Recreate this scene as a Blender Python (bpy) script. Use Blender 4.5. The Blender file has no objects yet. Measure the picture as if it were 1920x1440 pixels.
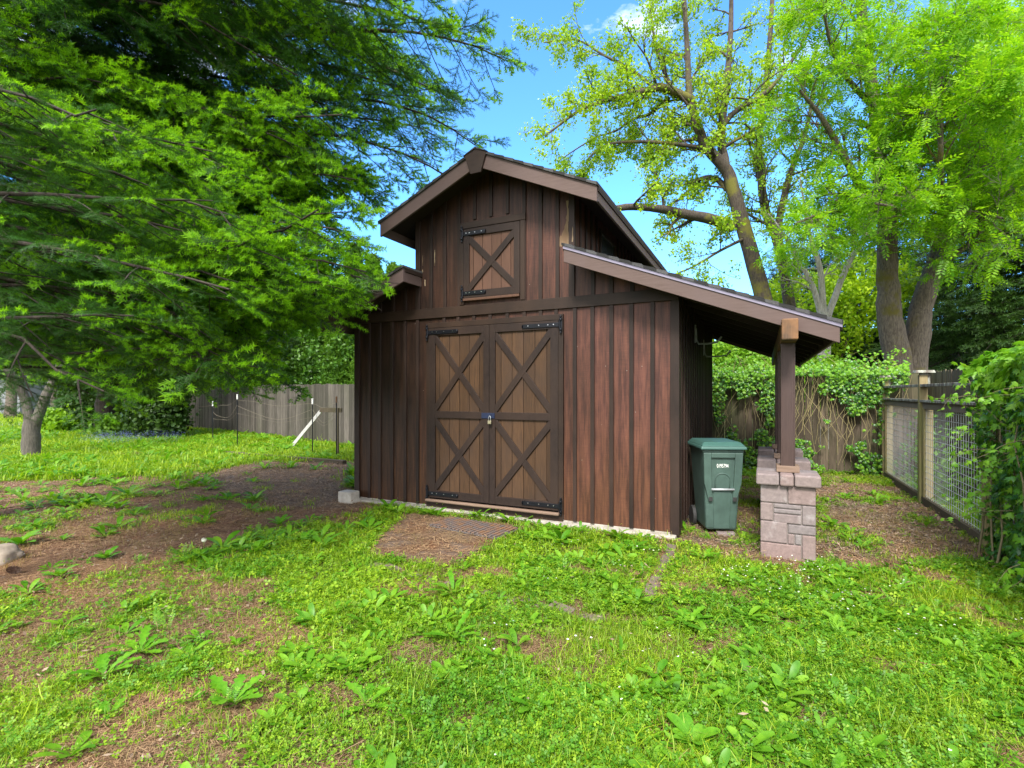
import bpy, bmesh, math, random
import numpy as np
from mathutils import Vector, Matrix, noise as mnoise

# ------------------------------------------------------------------ camera, sky, sun, exposure
scene = bpy.context.scene
COL = scene.collection
F_PX, HOR, TH = 965.0, 735.0, math.atan(468 / 965)
CT, ST = math.cos(TH), math.sin(TH)
CAM = (0.8592, -6.0654, 1.65)
cam_d = bpy.data.cameras.new('camera'); cam = bpy.data.objects.new('camera', cam_d); COL.objects.link(cam)
cam.location = CAM; cam.rotation_euler = (math.radians(90), 0, TH)
cam_d.sensor_width = 36; cam_d.lens = 36 * F_PX / 1920; cam_d.shift_y = 15 / 1920
cam_d.clip_start = .05; cam_d.clip_end = 2000
scene.camera = cam

SUN_EL, SUN_AZ = math.radians(46), math.radians(172)   # compass direction the sun stands in (0 = +y, clockwise)
world = bpy.data.worlds.new('World'); scene.world = world; world.use_nodes = True
wn, wl = world.node_tree.nodes, world.node_tree.links
wn.clear()
w_out = wn.new('ShaderNodeOutputWorld'); w_bg = wn.new('ShaderNodeBackground'); w_bg.inputs[1].default_value = .15
sky = wn.new('ShaderNodeTexSky'); sky.sky_type = 'NISHITA'; sky.sun_disc = False
sky.sun_elevation = SUN_EL; sky.sun_rotation = SUN_AZ; sky.air_density = 1.0; sky.dust_density = .3; sky.ozone_density = 2.0
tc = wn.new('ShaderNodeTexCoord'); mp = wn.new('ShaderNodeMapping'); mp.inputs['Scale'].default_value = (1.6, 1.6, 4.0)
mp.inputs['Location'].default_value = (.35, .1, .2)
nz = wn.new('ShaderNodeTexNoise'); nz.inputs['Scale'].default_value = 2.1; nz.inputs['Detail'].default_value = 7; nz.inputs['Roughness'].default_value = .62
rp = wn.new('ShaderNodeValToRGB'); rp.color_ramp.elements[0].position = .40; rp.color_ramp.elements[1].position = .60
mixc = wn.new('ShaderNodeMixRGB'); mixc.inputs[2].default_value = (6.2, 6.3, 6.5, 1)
# unseen cloud added behind the viewer softens facade light, open blue to the north
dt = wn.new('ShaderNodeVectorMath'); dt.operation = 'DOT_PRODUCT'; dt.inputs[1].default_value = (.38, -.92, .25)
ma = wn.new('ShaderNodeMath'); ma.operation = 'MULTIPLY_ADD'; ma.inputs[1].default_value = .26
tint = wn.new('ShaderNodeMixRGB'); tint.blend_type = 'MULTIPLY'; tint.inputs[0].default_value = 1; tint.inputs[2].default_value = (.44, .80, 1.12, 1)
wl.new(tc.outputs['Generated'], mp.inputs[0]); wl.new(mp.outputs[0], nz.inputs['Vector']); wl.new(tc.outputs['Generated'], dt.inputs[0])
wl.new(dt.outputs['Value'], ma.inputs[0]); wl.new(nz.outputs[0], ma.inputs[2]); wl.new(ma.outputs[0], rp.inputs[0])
wl.new(sky.outputs[0], tint.inputs[1])
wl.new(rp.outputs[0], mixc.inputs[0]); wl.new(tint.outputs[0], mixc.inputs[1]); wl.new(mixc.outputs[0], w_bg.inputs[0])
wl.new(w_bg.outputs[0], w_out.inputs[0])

sun_d = bpy.data.lights.new('sun', 'SUN'); sun_d.energy = 2.3; sun_d.angle = math.radians(14); sun_d.color = (1, .95, .87)
sun = bpy.data.objects.new('sun', sun_d); COL.objects.link(sun)
sdir = Vector((math.sin(SUN_AZ) * math.cos(SUN_EL), math.cos(SUN_AZ) * math.cos(SUN_EL), math.sin(SUN_EL)))
sun.rotation_euler = sdir.to_track_quat('Z', 'Y').to_euler(); sun.location = (0, -10, 20)
vs = scene.view_settings; vs.view_transform = 'Standard'; vs.look = 'None'; vs.gamma = 1; vs.exposure = 1.65
scene.cycles.max_bounces = 7; scene.cycles.transmission_bounces = 4; scene.cycles.transparent_max_bounces = 6; scene.cycles.diffuse_bounces = 4

rnd = random.Random(7)
R = math.radians

def ray(px, py):
    r = (px - 960) / F_PX
    return (r * CT - ST, r * ST + CT, -(py - HOR) / F_PX)
def G(px, py, z=0.0):            # ground point seen at a picture position
    d = ray(px, py); t = (z - CAM[2]) / d[2]
    return (CAM[0] + t * d[0], CAM[1] + t * d[1], z)
def at(px, py, dist):            # point at a given distance in front of the camera
    d = ray(px, py)
    return Vector((CAM[0] + dist * d[0], CAM[1] + dist * d[1], CAM[2] + dist * d[2]))

# ------------------------------------------------------------------ materials
def mat(name):
    m = bpy.data.materials.new(name); m.use_nodes = True
    return m, m.node_tree.nodes, m.node_tree.links, m.node_tree.nodes['Principled BSDF']
def ramp(n, stops):
    r = n.new('ShaderNodeValToRGB'); e = r.color_ramp.elements
    while len(e) < len(stops): e.new(.5)
    for i, (p, c) in enumerate(stops):
        e[i].position = p; e[i].color = (*c, 1)
    return r
def noise(n, l, scale, detail=5, rough=.6, vec=None, mapscale=None):
    t = n.new('ShaderNodeTexNoise'); t.inputs['Scale'].default_value = scale; t.inputs['Detail'].default_value = detail; t.inputs['Roughness'].default_value = rough
    if vec is None:
        vec = n.new('ShaderNodeTexCoord').outputs['Object']
    if mapscale:
        mpn = n.new('ShaderNodeMapping'); mpn.inputs['Scale'].default_value = mapscale; l.new(vec, mpn.inputs[0]); vec = mpn.outputs[0]
    l.new(vec, t.inputs['Vector']); return t
def mixrgb(n, l, a, b, f, mode='MIX'):
    m = n.new('ShaderNodeMixRGB'); m.blend_type = mode
    for s, v in ((m.inputs[0], f), (m.inputs[1], a), (m.inputs[2], b)):
        if hasattr(v, 'links'): l.new(v, s)
        elif isinstance(v, tuple): s.default_value = (*v, 1)
        else: s.default_value = v
    return m.outputs[0]
def bump(n, l, h, bs, strength=.4, dist=.01):
    b = n.new('ShaderNodeBump'); b.inputs['Strength'].default_value = strength; b.inputs['Distance'].default_value = dist
    l.new(h, b.inputs['Height']); l.new(b.outputs[0], bs.inputs['Normal'])

def wood(name, c1, c2, c3, rough=.6, grain=(14, 14, .8), blot=1.3, gs=6, bs=.35, island=.0, spec=.22):
    m, n, l, b = mat(name)
    g = noise(n, l, gs, 6, .65, mapscale=grain)
    bl = noise(n, l, blot, 4, .6, mapscale=(1, 1, .55))
    r1 = ramp(n, [(.3, c1), (.7, c2)]); l.new(g.outputs[0], r1.inputs[0])
    r2 = ramp(n, [(.42, (0, 0, 0)), (.66, (1, 1, 1))]); l.new(bl.outputs[0], r2.inputs[0])
    c = mixrgb(n, l, r1.outputs[0], c3, r2.outputs[0])
    if island:
        ge = n.new('ShaderNodeNewGeometry')
        r3 = ramp(n, [(0, (1 - island,) * 3), (1, (1 + island,) * 3)]); l.new(ge.outputs['Random Per Island'], r3.inputs[0])
        c = mixrgb(n, l, c, r3.outputs[0], 1.0, 'MULTIPLY')
    l.new(c, b.inputs['Base Color']); b.inputs['Roughness'].default_value = rough; b.inputs['Specular IOR Level'].default_value = spec
    bump(n, l, g.outputs[0], b, bs, .004)
    return m

def siding():
    # stained plywood: reddish on the right end, browner on the left, orange fading near the foot, dark runs
    m, n, l, b = mat('stained_siding')
    tcn = n.new('ShaderNodeTexCoord'); sx = n.new('ShaderNodeSeparateXYZ'); l.new(tcn.outputs['Object'], sx.inputs[0])
    def rng(src, a, c):
        q = n.new('ShaderNodeMapRange'); q.inputs[1].default_value = a; q.inputs[2].default_value = c; l.new(src, q.inputs[0]); return q.outputs[0]
    bl = noise(n, l, 1.5, 5, .65, mapscale=(1.6, 1.6, .5))
    add = n.new('ShaderNodeMath'); add.operation = 'MULTIPLY_ADD'; add.inputs[1].default_value = 1.1; l.new(bl.outputs[0], add.inputs[0]); l.new(rng(sx.outputs[0], -3.2, 3.6), add.inputs[2])
    r1 = ramp(n, [(.70, (.022, .012, .008)), (.98, (.048, .023, .014)), (1.22, (.088, .036, .023)), (1.45, (.145, .058, .041))])
    sc = n.new('ShaderNodeMath'); sc.operation = 'MULTIPLY'; sc.inputs[1].default_value = .62; l.new(add.outputs[0], sc.inputs[0])
    for i, p in enumerate((.46, .60, .76, .92)): r1.color_ramp.elements[i].position = p
    l.new(sc.outputs[0], r1.inputs[0])
    # orange fade low down
    bl2 = noise(n, l, 2.4, 4, .6, mapscale=(1, 1, .6))
    low = n.new('ShaderNodeMath'); low.operation = 'MULTIPLY'; l.new(rng(sx.outputs[2], 1.5, .0), low.inputs[0]); l.new(bl2.outputs[0], low.inputs[1])
    c = mixrgb(n, l, r1.outputs[0], (.12, .055, .022), low.outputs[0])
    # darker runs beside battens and horizontal brush marks
    g = noise(n, l, 5, 6, .7, mapscale=(4.5, 4.5, .30)); r2 = ramp(n, [(.40, (.36, .33, .40)), (.60, (1.05, 1, 1))]); l.new(g.outputs[0], r2.inputs[0])
    c = mixrgb(n, l, c, r2.outputs[0], .85, 'MULTIPLY')
    h = noise(n, l, 5, 6, .7, mapscale=(1.2, 1.2, 26)); r3 = ramp(n, [(.35, (.80, .8, .8)), (.7, (1.15, 1.12, 1.1))]); l.new(h.outputs[0], r3.inputs[0])
    c = mixrgb(n, l, c, r3.outputs[0], 1.0, 'MULTIPLY')
    # tiny pale nail heads / specks
    vo = n.new('ShaderNodeTexVoronoi'); vo.inputs['Scale'].default_value = 7.5; l.new(tcn.outputs['Object'], vo.inputs['Vector'])
    r4 = ramp(n, [(.026, (1, 1, 1)), (.034, (0, 0, 0))]); l.new(vo.outputs['Distance'], r4.inputs[0])
    c = mixrgb(n, l, c, (.30, .27, .25), r4.outputs[0])
    l.new(c, b.inputs['Base Color'])
    b.inputs['Roughness'].default_value = .48; b.inputs['Specular IOR Level'].default_value = .28
    bump(n, l, h.outputs[0], b, .25, .004)
    return m

def leaf(name, c1, c2, trans=.45, rough=.45, patch=.6, spec=.35):
    m, n, l, b = mat(name)
    ge = n.new('ShaderNodeNewGeometry'); r = ramp(n, [(0, c1), (1, c2)]); l.new(ge.outputs['Random Per Island'], r.inputs[0])
    pn = noise(n, l, patch, 3, .5); r2 = ramp(n, [(.3, (.72, .8, .8)), (.7, (1.18, 1.1, 1.0))]); l.new(pn.outputs[0], r2.inputs[0])
    c = mixrgb(n, l, r.outputs[0], r2.outputs[0], 1.0, 'MULTIPLY')
    l.new(c, b.inputs['Base Color']); b.inputs['Roughness'].default_value = rough; b.inputs['Specular IOR Level'].default_value = spec
    if trans:
        t = n.new('ShaderNodeBsdfTranslucent'); tcx = mixrgb(n, l, c, (1.25, 1.2, .5), 1.0, 'MULTIPLY'); l.new(tcx, t.inputs[0])
        ms = n.new('ShaderNodeMixShader'); ms.inputs[0].default_value = trans
        l.new(b.outputs[0], ms.inputs[1]); l.new(t.outputs[0], ms.inputs[2]); l.new(ms.outputs[0], n['Material Output'].inputs[0])
    return m
def plain(name, c, rough=.5, metal=0, var=.12, sc=12, bs=.1):
    m, n, l, b = mat(name)
    t = noise(n, l, sc, 5, .6); r = ramp(n, [(.3, tuple(x * (1 - var) for x in c)), (.7, tuple(x * (1 + var) for x in c))]); l.new(t.outputs[0], r.inputs[0])
    l.new(r.outputs[0], b.inputs['Base Color']); b.inputs['Roughness'].default_value = rough; b.inputs['Metallic'].default_value = metal
    if bs: bump(n, l, t.outputs[0], b, bs, .004)
    return m
def bark(name, c1, c2, moss=None, ms=.5, grain=(7, 7, 1.3)):
    m, n, l, b = mat(name)
    t = noise(n, l, 5, 7, .7, mapscale=grain); r = ramp(n, [(.34, c1), (.62, c2)]); l.new(t.outputs[0], r.inputs[0]); c = r.outputs[0]
    if moss:
        q = noise(n, l, 1.3, 5, .7); r2 = ramp(n, [(ms, (0, 0, 0)), (ms + .1, (1, 1, 1))]); l.new(q.outputs[0], r2.inputs[0]); c = mixrgb(n, l, c, moss, r2.outputs[0])
    l.new(c, b.inputs['Base Color']); b.inputs['Roughness'].default_value = .9; bump(n, l, t.outputs[0], b, .9, .03)
    return m

M = {}
M['siding'] = siding()
M['batten'] = wood('batten_wood', (.012, .008, .007), (.024, .015, .012), (.036, .021, .016), .5)
M['trim'] = wood('trim_wood', (.014, .009, .007), (.026, .016, .012), (.038, .022, .015), .5, grain=(1, 14, 14))
M['brace'] = wood('brace_wood', (.014, .009, .008), (.026, .017, .014), (.034, .021, .016), .5, grain=(5, 5, 2))
M['door'] = wood('door_planks', (.030, .017, .010), (.088, .047, .024), (.045, .027, .018), .5, grain=(16, 16, .7), blot=2.6, island=.30)
M['hatch'] = wood('hatch_planks', (.075, .038, .024), (.135, .070, .046), (.09, .048, .034), .5, grain=(16, 16, .7), blot=2.0, island=.2)
M['postdark'] = wood('stained_post', (.040, .025, .022), (.070, .044, .038), (.060, .040, .038), .5)
M['fascia'] = wood('fascia_paint', (.078, .051, .044), (.108, .074, .065), (.098, .068, .064), .55, grain=(.7, 9, 9), bs=.12)
M['soffit'] = wood('soffit_wood', (.016, .010, .008), (.030, .018, .013), (.024, .015, .011), .7)
M['bare'] = wood('bare_plywood', (.20, .14, .08), (.42, .35, .23), (.16, .10, .06), .8, bs=.1)
M['sill'] = wood('sill_wood', (.15, .10, .072), (.23, .16, .12), (.18, .12, .09), .6, grain=(.7, 12, 12))
M['endgrain'] = wood('beam_wood', (.055, .035, .022), (.13, .08, .05), (.22, .11, .05), .7, blot=5)
M['drip'] = plain('drip_edge', (.20, .18, .24), .35, .3)
M['iron'] = plain('black_iron', (.012, .013, .018), .38, .6, bs=.15)
M['screw'] = plain('screw_steel', (.55, .55, .58), .3, 1)
M['hasp'] = plain('blue_steel', (.022, .032, .075), .4, .5)
M['brass'] = plain('lock_brass', (.42, .38, .26), .35, .8)
M['steel'] = plain('galvanised', (.36, .38, .40), .5, .25)
M['concrete'] = plain('concrete', (.36, .33, .29), .9, 0, .25, 9, .5)
M['glass'] = plain('dark_glass', (.03, .035, .04), .08, 0, .1, 3, 0)
M['rubber'] = plain('black_rubber', (.02, .02, .02), .7)
M['white'] = plain('white_plastic', (.75, .75, .72), .5)
M['oldwood'] = wood('weathered_wood', (.10, .085, .065), (.23, .195, .15), (.15, .13, .09), .85, grain=(9, 9, .6), blot=1.0, island=.25)
M['fencegrey'] = wood('grey_fence_boards', (.050, .044, .037), (.125, .11, .095), (.060, .058, .042), .85, grain=(9, 9, .5), blot=.8, island=.4)
M['fencebrown'] = wood('brown_fence_boards', (.050, .038, .026), (.135, .105, .075), (.065, .068, .034), .85, grain=(9, 9, .5), blot=.9, island=.35)
M['postwood'] = wood('mossy_post_wood', (.16, .13, .065), (.30, .24, .13), (.19, .19, .07), .8, grain=(9, 9, .6), blot=2.5)
M['lichen'] = wood('lichen_wood', (.07, .06, .048), (.15, .13, .11), (.34, .36, .30), .9, grain=(6, 6, 6), blot=14)
M['darkbeam'] = wood('dark_beam', (.05, .04, .03), (.11, .085, .06), (.08, .075, .04), .9)
M['moss'] = leaf('moss', (.09, .09, .015), (.16, .14, .02), 0, .95)

def shingles():
    m, n, l, b = mat('roof_shingles')
    br = n.new('ShaderNodeTexBrick'); t = n.new('ShaderNodeTexCoord'); mpn = n.new('ShaderNodeMapping'); mpn.inputs['Rotation'].default_value = (0, 0, R(90)); l.new(t.outputs['Object'], mpn.inputs[0]); l.new(mpn.outputs[0], br.inputs['Vector'])
    br.inputs['Color1'].default_value = (.035, .035, .037, 1); br.inputs['Color2'].default_value = (.06, .06, .062, 1); br.inputs['Mortar'].default_value = (.012, .012, .012, 1)
    br.inputs['Scale'].default_value = 1; br.inputs['Brick Width'].default_value = .3; br.inputs['Row Height'].default_value = .13; br.inputs['Mortar Size'].default_value = .006
    g = noise(n, l, 90, 3, .7); r = ramp(n, [(.3, (.6, .6, .6)), (.7, (1.4, 1.4, 1.4))]); l.new(g.outputs[0], r.inputs[0])
    l.new(mixrgb(n, l, br.outputs[0], r.outputs[0], 1.0, 'MULTIPLY'), b.inputs['Base Color']); b.inputs['Roughness'].default_value = .9
    bump(n, l, br.outputs['Fac'], b, .5, .01); return m
M['shingle'] = shingles()
def pavers(name, tones, rough=.85):
    m, n, l, b = mat(name)
    ge = n.new('ShaderNodeNewGeometry'); k = len(tones); r = ramp(n, [(i / (k - 1), c) for i, c in enumerate(tones)]); l.new(ge.outputs['Random Per Island'], r.inputs[0])
    g = noise(n, l, 22, 6, .7); r2 = ramp(n, [(.3, (.72, .72, .72)), (.7, (1.2, 1.2, 1.2))]); l.new(g.outputs[0], r2.inputs[0])
    q = noise(n, l, 6, 5, .6); r3 = ramp(n, [(.56, (0, 0, 0)), (.72, (.75, .75, .75))]); l.new(q.outputs[0], r3.inputs[0])
    c = mixrgb(n, l, r.outputs[0], r2.outputs[0], 1.0, 'MULTIPLY'); c = mixrgb(n, l, c, (.34, .31, .31), r3.outputs[0])
    l.new(c, b.inputs['Base Color']); b.inputs['Roughness'].default_value = rough; bump(n, l, g.outputs[0], b, .6, .006); return m
M['paver'] = pavers('tumbled_paver', [(.165, .13, .13), (.20, .155, .15), (.165, .148, .152), (.205, .145, .135), (.185, .165, .165)])
M['mortar'] = plain('mortar', (.20, .17, .16), .95)
M['brick'] = pavers('mossy_brick', [(.10, .065, .045), (.15, .12, .10), (.09, .075, .055)])
M['slab'] = wood('dirty_slab', (.085, .058, .042), (.15, .11, .085), (.13, .062, .03), .95, grain=(3, 3, 3), blot=2.2, gs=14, bs=.6)
M['mat'] = plain('ribbed_mat_rubber', (.085, .075, .075), .8, 0, .3, 30, .4)
M['matrib'] = wood('needle_strewn_rubber', (.07, .055, .05), (.15, .125, .12), (.20, .10, .045), .9, grain=(4, 4, 4), blot=7, gs=30)
M['bin'] = plain('green_bin_plastic', (.050, .088, .074), .48, 0, .26, 5, .06)
M['bin2'] = plain('green_lid_plastic', (.042, .105, .09), .40, 0, .1, 3, .04)
M['asphalt'] = plain('asphalt', (.22, .22, .24), .9, 0, .15, 40)
M['housewall'] = plain('grey_clapboard', (.20, .21, .23), .7)
M['stone'] = plain('boulder_stone', (.23, .19, .15), .9, 0, .35, 7, .7)
M['stem'] = plain('vine_stem', (.16, .13, .07), .8)
M['drystem'] = plain('dry_vine_stem', (.24, .20, .09), .8, 0, .4, 3)
M['cone'] = plain('cone_scales', (.22, .14, .10), .9)

L = {}
L['grass'] = leaf('grass_blades', (.105, .25, .008), (.40, .55, .035), .5, .42)
L['grassdry'] = leaf('dry_grass_blades', (.22, .17, .06), (.34, .26, .12), .4, .7)
L['weed'] = leaf('weed_leaves', (.075, .24, .010), (.20, .41, .024), .45, .42, 30)
L['weed2'] = leaf('large_weed_leaves', (.08, .26, .010), (.17, .38, .02), .4, .45, 45)
L['clover'] = leaf('low_leaves', (.095, .24, .010), (.30, .46, .02), .42, .5)
L['needle'] = leaf('fir_needles', (.024, .084, .016), (.062, .175, .026), .38, .45)
L['tip'] = leaf('new_fir_tips', (.15, .38, .012), (.28, .55, .02), .5, .5)
L['dark'] = leaf('dark_needles', (.014, .042, .012), (.038, .085, .020), .25, .5)
L['cedar'] = leaf('dark_conifer_leaves', (.030, .080, .016), (.070, .150, .024), .3, .5)
L['oak'] = leaf('young_tree_leaves', (.15, .31, .010), (.40, .58, .02), .5, .5)
L['ash'] = leaf('pinnate_leaves', (.10, .29, .010), (.29, .53, .02), .55, .45)
L['lime'] = leaf('lime_leaves', (.15, .33, .012), (.26, .45, .03), .5, .5)
L['thuja'] = leaf('thuja_leaves', (.075, .19, .016), (.16, .32, .024), .35, .5)
L['shrubmid'] = leaf('mid_shrub_leaves', (.040, .12, .014), (.10, .23, .022), .35, .45)
L['shrub'] = leaf('shrub_leaves', (.022, .060, .012), (.060, .125, .018), .35, .45)
L['ivy'] = leaf('ivy_leaves', (.022, .095, .016), (.085, .24, .028), .35, .32, spec=.5)
L['ivy2'] = leaf('young_ivy_leaves', (.13, .34, .018), (.24, .45, .04), .45, .38)
L['brownleaf'] = leaf('dead_leaves', (.12, .075, .05), (.36, .27, .20), .1, .8)
L['straw'] = leaf('straw', (.13, .055, .03), (.46, .30, .17), .1, .85)
L['deep'] = leaf('deep_green_leaves', (.055, .19, .010), (.15, .34, .018), .42, .45)
L['blue'] = leaf('blue_petals', (.14, .18, .55), (.26, .28, .70), .3, .6)
L['petal'] = leaf('white_petals', (.75, .75, .75), (.85, .85, .8), .3, .6)

# ------------------------------------------------------------------ mesh helpers
def tagp(o, label=None, cat=None, group=None, kind=None):
    for k, v in (('label', label), ('category', cat), ('group', group), ('kind', kind)):
        if v: o[k] = v
    return o
def thing(name, loc, label, cat, group=None, rz=0):
    o = bpy.data.objects.new(name, None); COL.objects.link(o); o.location = loc; o.rotation_euler = (0, 0, rz); o.empty_display_size = .2
    return tagp(o, label, cat, group)
class MB:
    def __init__(s): s.v = []; s.f = []; s.m = []
    def add(s, vs, fs, mi=0):
        b = len(s.v); s.v += [tuple(p) for p in vs]; s.f += [tuple(b + i for i in f) for f in fs]; s.m += [mi] * len(fs); return s
    def box(s, x0, x1, y0, y1, z0, z1, mi=0, mx=None):
        vs = [(x, y, z) for z in (z0, z1) for y in (y0, y1) for x in (x0, x1)]
        if mx is not None: vs = [mx @ Vector(p) for p in vs]
        return s.add(vs, [(0, 2, 3, 1), (4, 5, 7, 6), (0, 1, 5, 4), (2, 6, 7, 3), (0, 4, 6, 2), (1, 3, 7, 5)], mi)
    def prism(s, poly, a, b, axis='y', mi=0):     # poly in the other two axes
        k = len(poly)
        def P(u, w, t):
            return {'y': (u, t, w), 'x': (t, u, w), 'z': (u, w, t)}[axis]
        vs = [P(u, w, a) for u, w in poly] + [P(u, w, b) for u, w in poly]
        fs = [tuple(range(k)), tuple(range(2 * k - 1, k - 1, -1))] + [(i, i + k, (i + 1) % k + k, (i + 1) % k) for i in range(k)]
        return s.add(vs, fs, mi)
    def frustum(s, b, t, z0, z1, mi=0):           # b, t: (x0,x1,y0,y1)
        vs = [(x, y, z0) for y in b[2:] for x in b[:2]] + [(x, y, z1) for y in t[2:] for x in t[:2]]
        return s.add(vs, [(0, 2, 3, 1), (4, 5, 7, 6), (0, 1, 5, 4), (2, 6, 7, 3), (0, 4, 6, 2), (1, 3, 7, 5)], mi)
    def tube(s, pts, rad, n=8, mi=0, cap=True):
        pts = [Vector(p) for p in pts]; k = len(pts)
        rad = rad if hasattr(rad, '__len__') else [rad] * k
        vs = []; up = Vector((.31, .17, .93)); 
        for i, p in enumerate(pts):
            t = (pts[min(i + 1, k - 1)] - pts[max(i - 1, 0)])
            t = t.normalized() if t.length > 1e-9 else Vector((0, 0, 1))
            a = t.cross(up)
            if a.length < .1: a = t.cross(Vector((1, 0, 0)))
            a.normalize(); b = t.cross(a); up = b.cross(t) if False else up
            for j in range(n):
                w = 2 * math.pi * j / n; vs.append(p + (a * math.cos(w) + b * math.sin(w)) * rad[i])
        fs = [(i * n + j, i * n + (j + 1) % n, (i + 1) * n + (j + 1) % n, (i + 1) * n + j) for i in range(k - 1) for j in range(n)]
        if cap: fs += [tuple(range(n - 1, -1, -1)), tuple((k - 1) * n + j for j in range(n))]
        return s.add(vs, fs, mi)
    def build(s, name, mats, parent=None, bevel=0, smooth=False, off=None):
        me = bpy.data.meshes.new(name)
        vs = s.v if off is None else [(x - off[0], y - off[1], z - off[2]) for x, y, z in s.v]
        me.from_pydata(vs, [], s.f)
        for m_ in (mats if isinstance(mats, (list, tuple)) else [mats]): me.materials.append(m_)
        me.polygons.foreach_set('material_index', s.m)
        bm = bmesh.new(); bm.from_mesh(me); bmesh.ops.recalc_face_normals(bm, faces=bm.faces); bm.to_mesh(me); bm.free()
        if smooth: me.polygons.foreach_set('use_smooth', [True] * len(me.polygons))
        me.update()
        o = bpy.data.objects.new(name, me); COL.objects.link(o); o.parent = parent
        if bevel:
            bv = o.modifiers.new('bevel', 'BEVEL'); bv.width = bevel; bv.segments = 2; bv.limit_method = 'ANGLE'; bv.angle_limit = R(40); bv.harden_normals = False
        return o
def big_mesh(name, parts, mats, parent=None, smooth=False):
    """parts: list of (verts (n,3), tris (m,3), mat index (m,) or int)."""
    V, T, MI, b = [], [], [], 0
    for v, t, mi in parts:
        if len(t) == 0: continue
        V.append(v); T.append(t + b); MI.append(np.full(len(t), mi, np.int32) if np.isscalar(mi) else mi); b += len(v)
    V = np.concatenate(V).astype(np.float32); T = np.concatenate(T).astype(np.int32); MI = np.concatenate(MI).astype(np.int32)
    me = bpy.data.meshes.new(name); me.vertices.add(len(V)); me.vertices.foreach_set('co', V.ravel())
    me.loops.add(len(T) * 3); me.loops.foreach_set('vertex_index', T.ravel())
    me.polygons.add(len(T)); me.polygons.foreach_set('loop_start', np.arange(0, len(T) * 3, 3, dtype=np.int32))
    for m_ in mats: me.materials.append(m_)
    me.polygons.foreach_set('material_index', MI)
    if smooth: me.polygons.foreach_set('use_smooth', np.ones(len(T), bool))
    me.update(calc_edges=True)
    o = bpy.data.objects.new(name, me); COL.objects.link(o); o.parent = parent
    return o
def scatter(tpl, mats3, pos):
    """tpl (v,t,m); mats3 (N,3,3) columns = local axes; pos (N,3)"""
    v, t, m = tpl; N = len(pos)
    if N == 0: return (np.zeros((0, 3)), np.zeros((0, 3), int), np.zeros(0, int))
    V = np.einsum('nij,vj->nvi', mats3, v) + pos[:, None, :]
    T = t[None] + (np.arange(N) * len(v))[:, None, None]
    return (V.reshape(-1, 3), T.reshape(-1, 3), np.tile(m, N))
def frames(dirs, ups, scale):
    """local x along dirs, local z near ups"""
    d = dirs / np.linalg.norm(dirs, axis=1, keepdims=True)
    y = np.cross(ups, d); ln = np.linalg.norm(y, axis=1, keepdims=True); y = np.where(ln < 1e-4, np.array([[0, 1, 0]]), y / np.maximum(ln, 1e-6))
    z = np.cross(d, y)
    return np.stack([d, y, z], axis=2) * np.asarray(scale).reshape(-1, 1, 1)
def zrot(a, tilt, az, scale):
    """random upright frames: rotate about z by a, tilt by 'tilt' towards az"""
    n = len(a); up = np.stack([np.sin(tilt) * np.cos(az), np.sin(tilt) * np.sin(az), np.cos(tilt)], 1)
    d = np.stack([np.cos(a), np.sin(a), np.zeros(n)], 1)
    d = d - up * np.sum(d * up, 1, keepdims=True)
    return frames(d, up, scale)
def rs(seed): return np.random.default_rng(seed)

def vnoise(x, y, s, seed=0):
    x = np.asarray(x) / s; y = np.asarray(y) / s
    xi = np.floor(x).astype(np.int64); yi = np.floor(y).astype(np.int64); fx = x - xi; fy = y - yi
    fx = fx * fx * (3 - 2 * fx); fy = fy * fy * (3 - 2 * fy)
    def h(a, b):
        n = (a * 374761393 + b * 668265263 + seed * 974711) & 0x7fffffff
        n = ((n ^ (n >> 13)) * 1274126177) & 0x7fffffff
        return ((n ^ (n >> 16)) & 0xffff) / 65535.0
    return (h(xi, yi) * (1 - fx) + h(xi + 1, yi) * fx) * (1 - fy) + (h(xi, yi + 1) * (1 - fx) + h(xi + 1, yi + 1) * fx) * fy
def fbm(x, y, s, seed=0, o=4):
    r = 0; a = 1; tot = 0
    for i in range(o): r = r + a * vnoise(x, y, s / 2 ** i, seed + i * 17); tot += a; a *= .55
    return r / tot
def inpoly(x, y, poly):
    inside = np.zeros(np.shape(x), bool); k = len(poly)
    for i in range(k):
        x0, y0 = poly[i][:2]; x1, y1 = poly[(i + 1) % k][:2]
        c = ((y0 > y) != (y1 > y)) & (x < (x1 - x0) * (y - y0) / (y1 - y0 + 1e-12) + x0)
        inside ^= c
    return inside

# ------------------------------------------------------------------ ground zones (world polygons)
def gp(*pts): return [G(*p)[:2] for p in pts]
Z_PATH = gp((-200, 1035), (0, 1020), (200, 1012), (400, 985), (560, 945), (668, 922), (668, 958), (560, 978), (450, 1012), (300, 1050), (150, 1080), (0, 1120), (-200, 1160))
Z_BARK = gp((375, 885), (500, 866), (680, 868), (680, 948), (540, 955), (430, 928), (360, 905))
Z_WEEDY = gp((-300, 905), (0, 905), (380, 888), (560, 945), (400, 985), (200, 1015), (0, 1030), (-300, 1060))
Z_PATCHY = gp((-200, 1120), (0, 1110), (300, 1045), (480, 1075), (650, 1210), (600, 1500), (-300, 1500))
Z_BED = gp((385, 850), (640, 868), (680, 868), (680, 835), (520, 826), (420, 838))
Z_MULCH = gp((1275, 1015), (1330, 930), (1395, 893), (1660, 893), (1835, 1000), (1870, 1050), (1640, 1048), (1540, 1052), (1430, 1056), (1330, 1035))
Z_MULCH2 = gp((1540, 1040), (1850, 1045), (2000, 1110), (1760, 1100), (1600, 1075))
SLAB = gp((758, 964), (985, 990), (835, 1064), (690, 1040))
BRICK_A = [G(1258, 1030), G(1213, 1130)]
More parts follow.
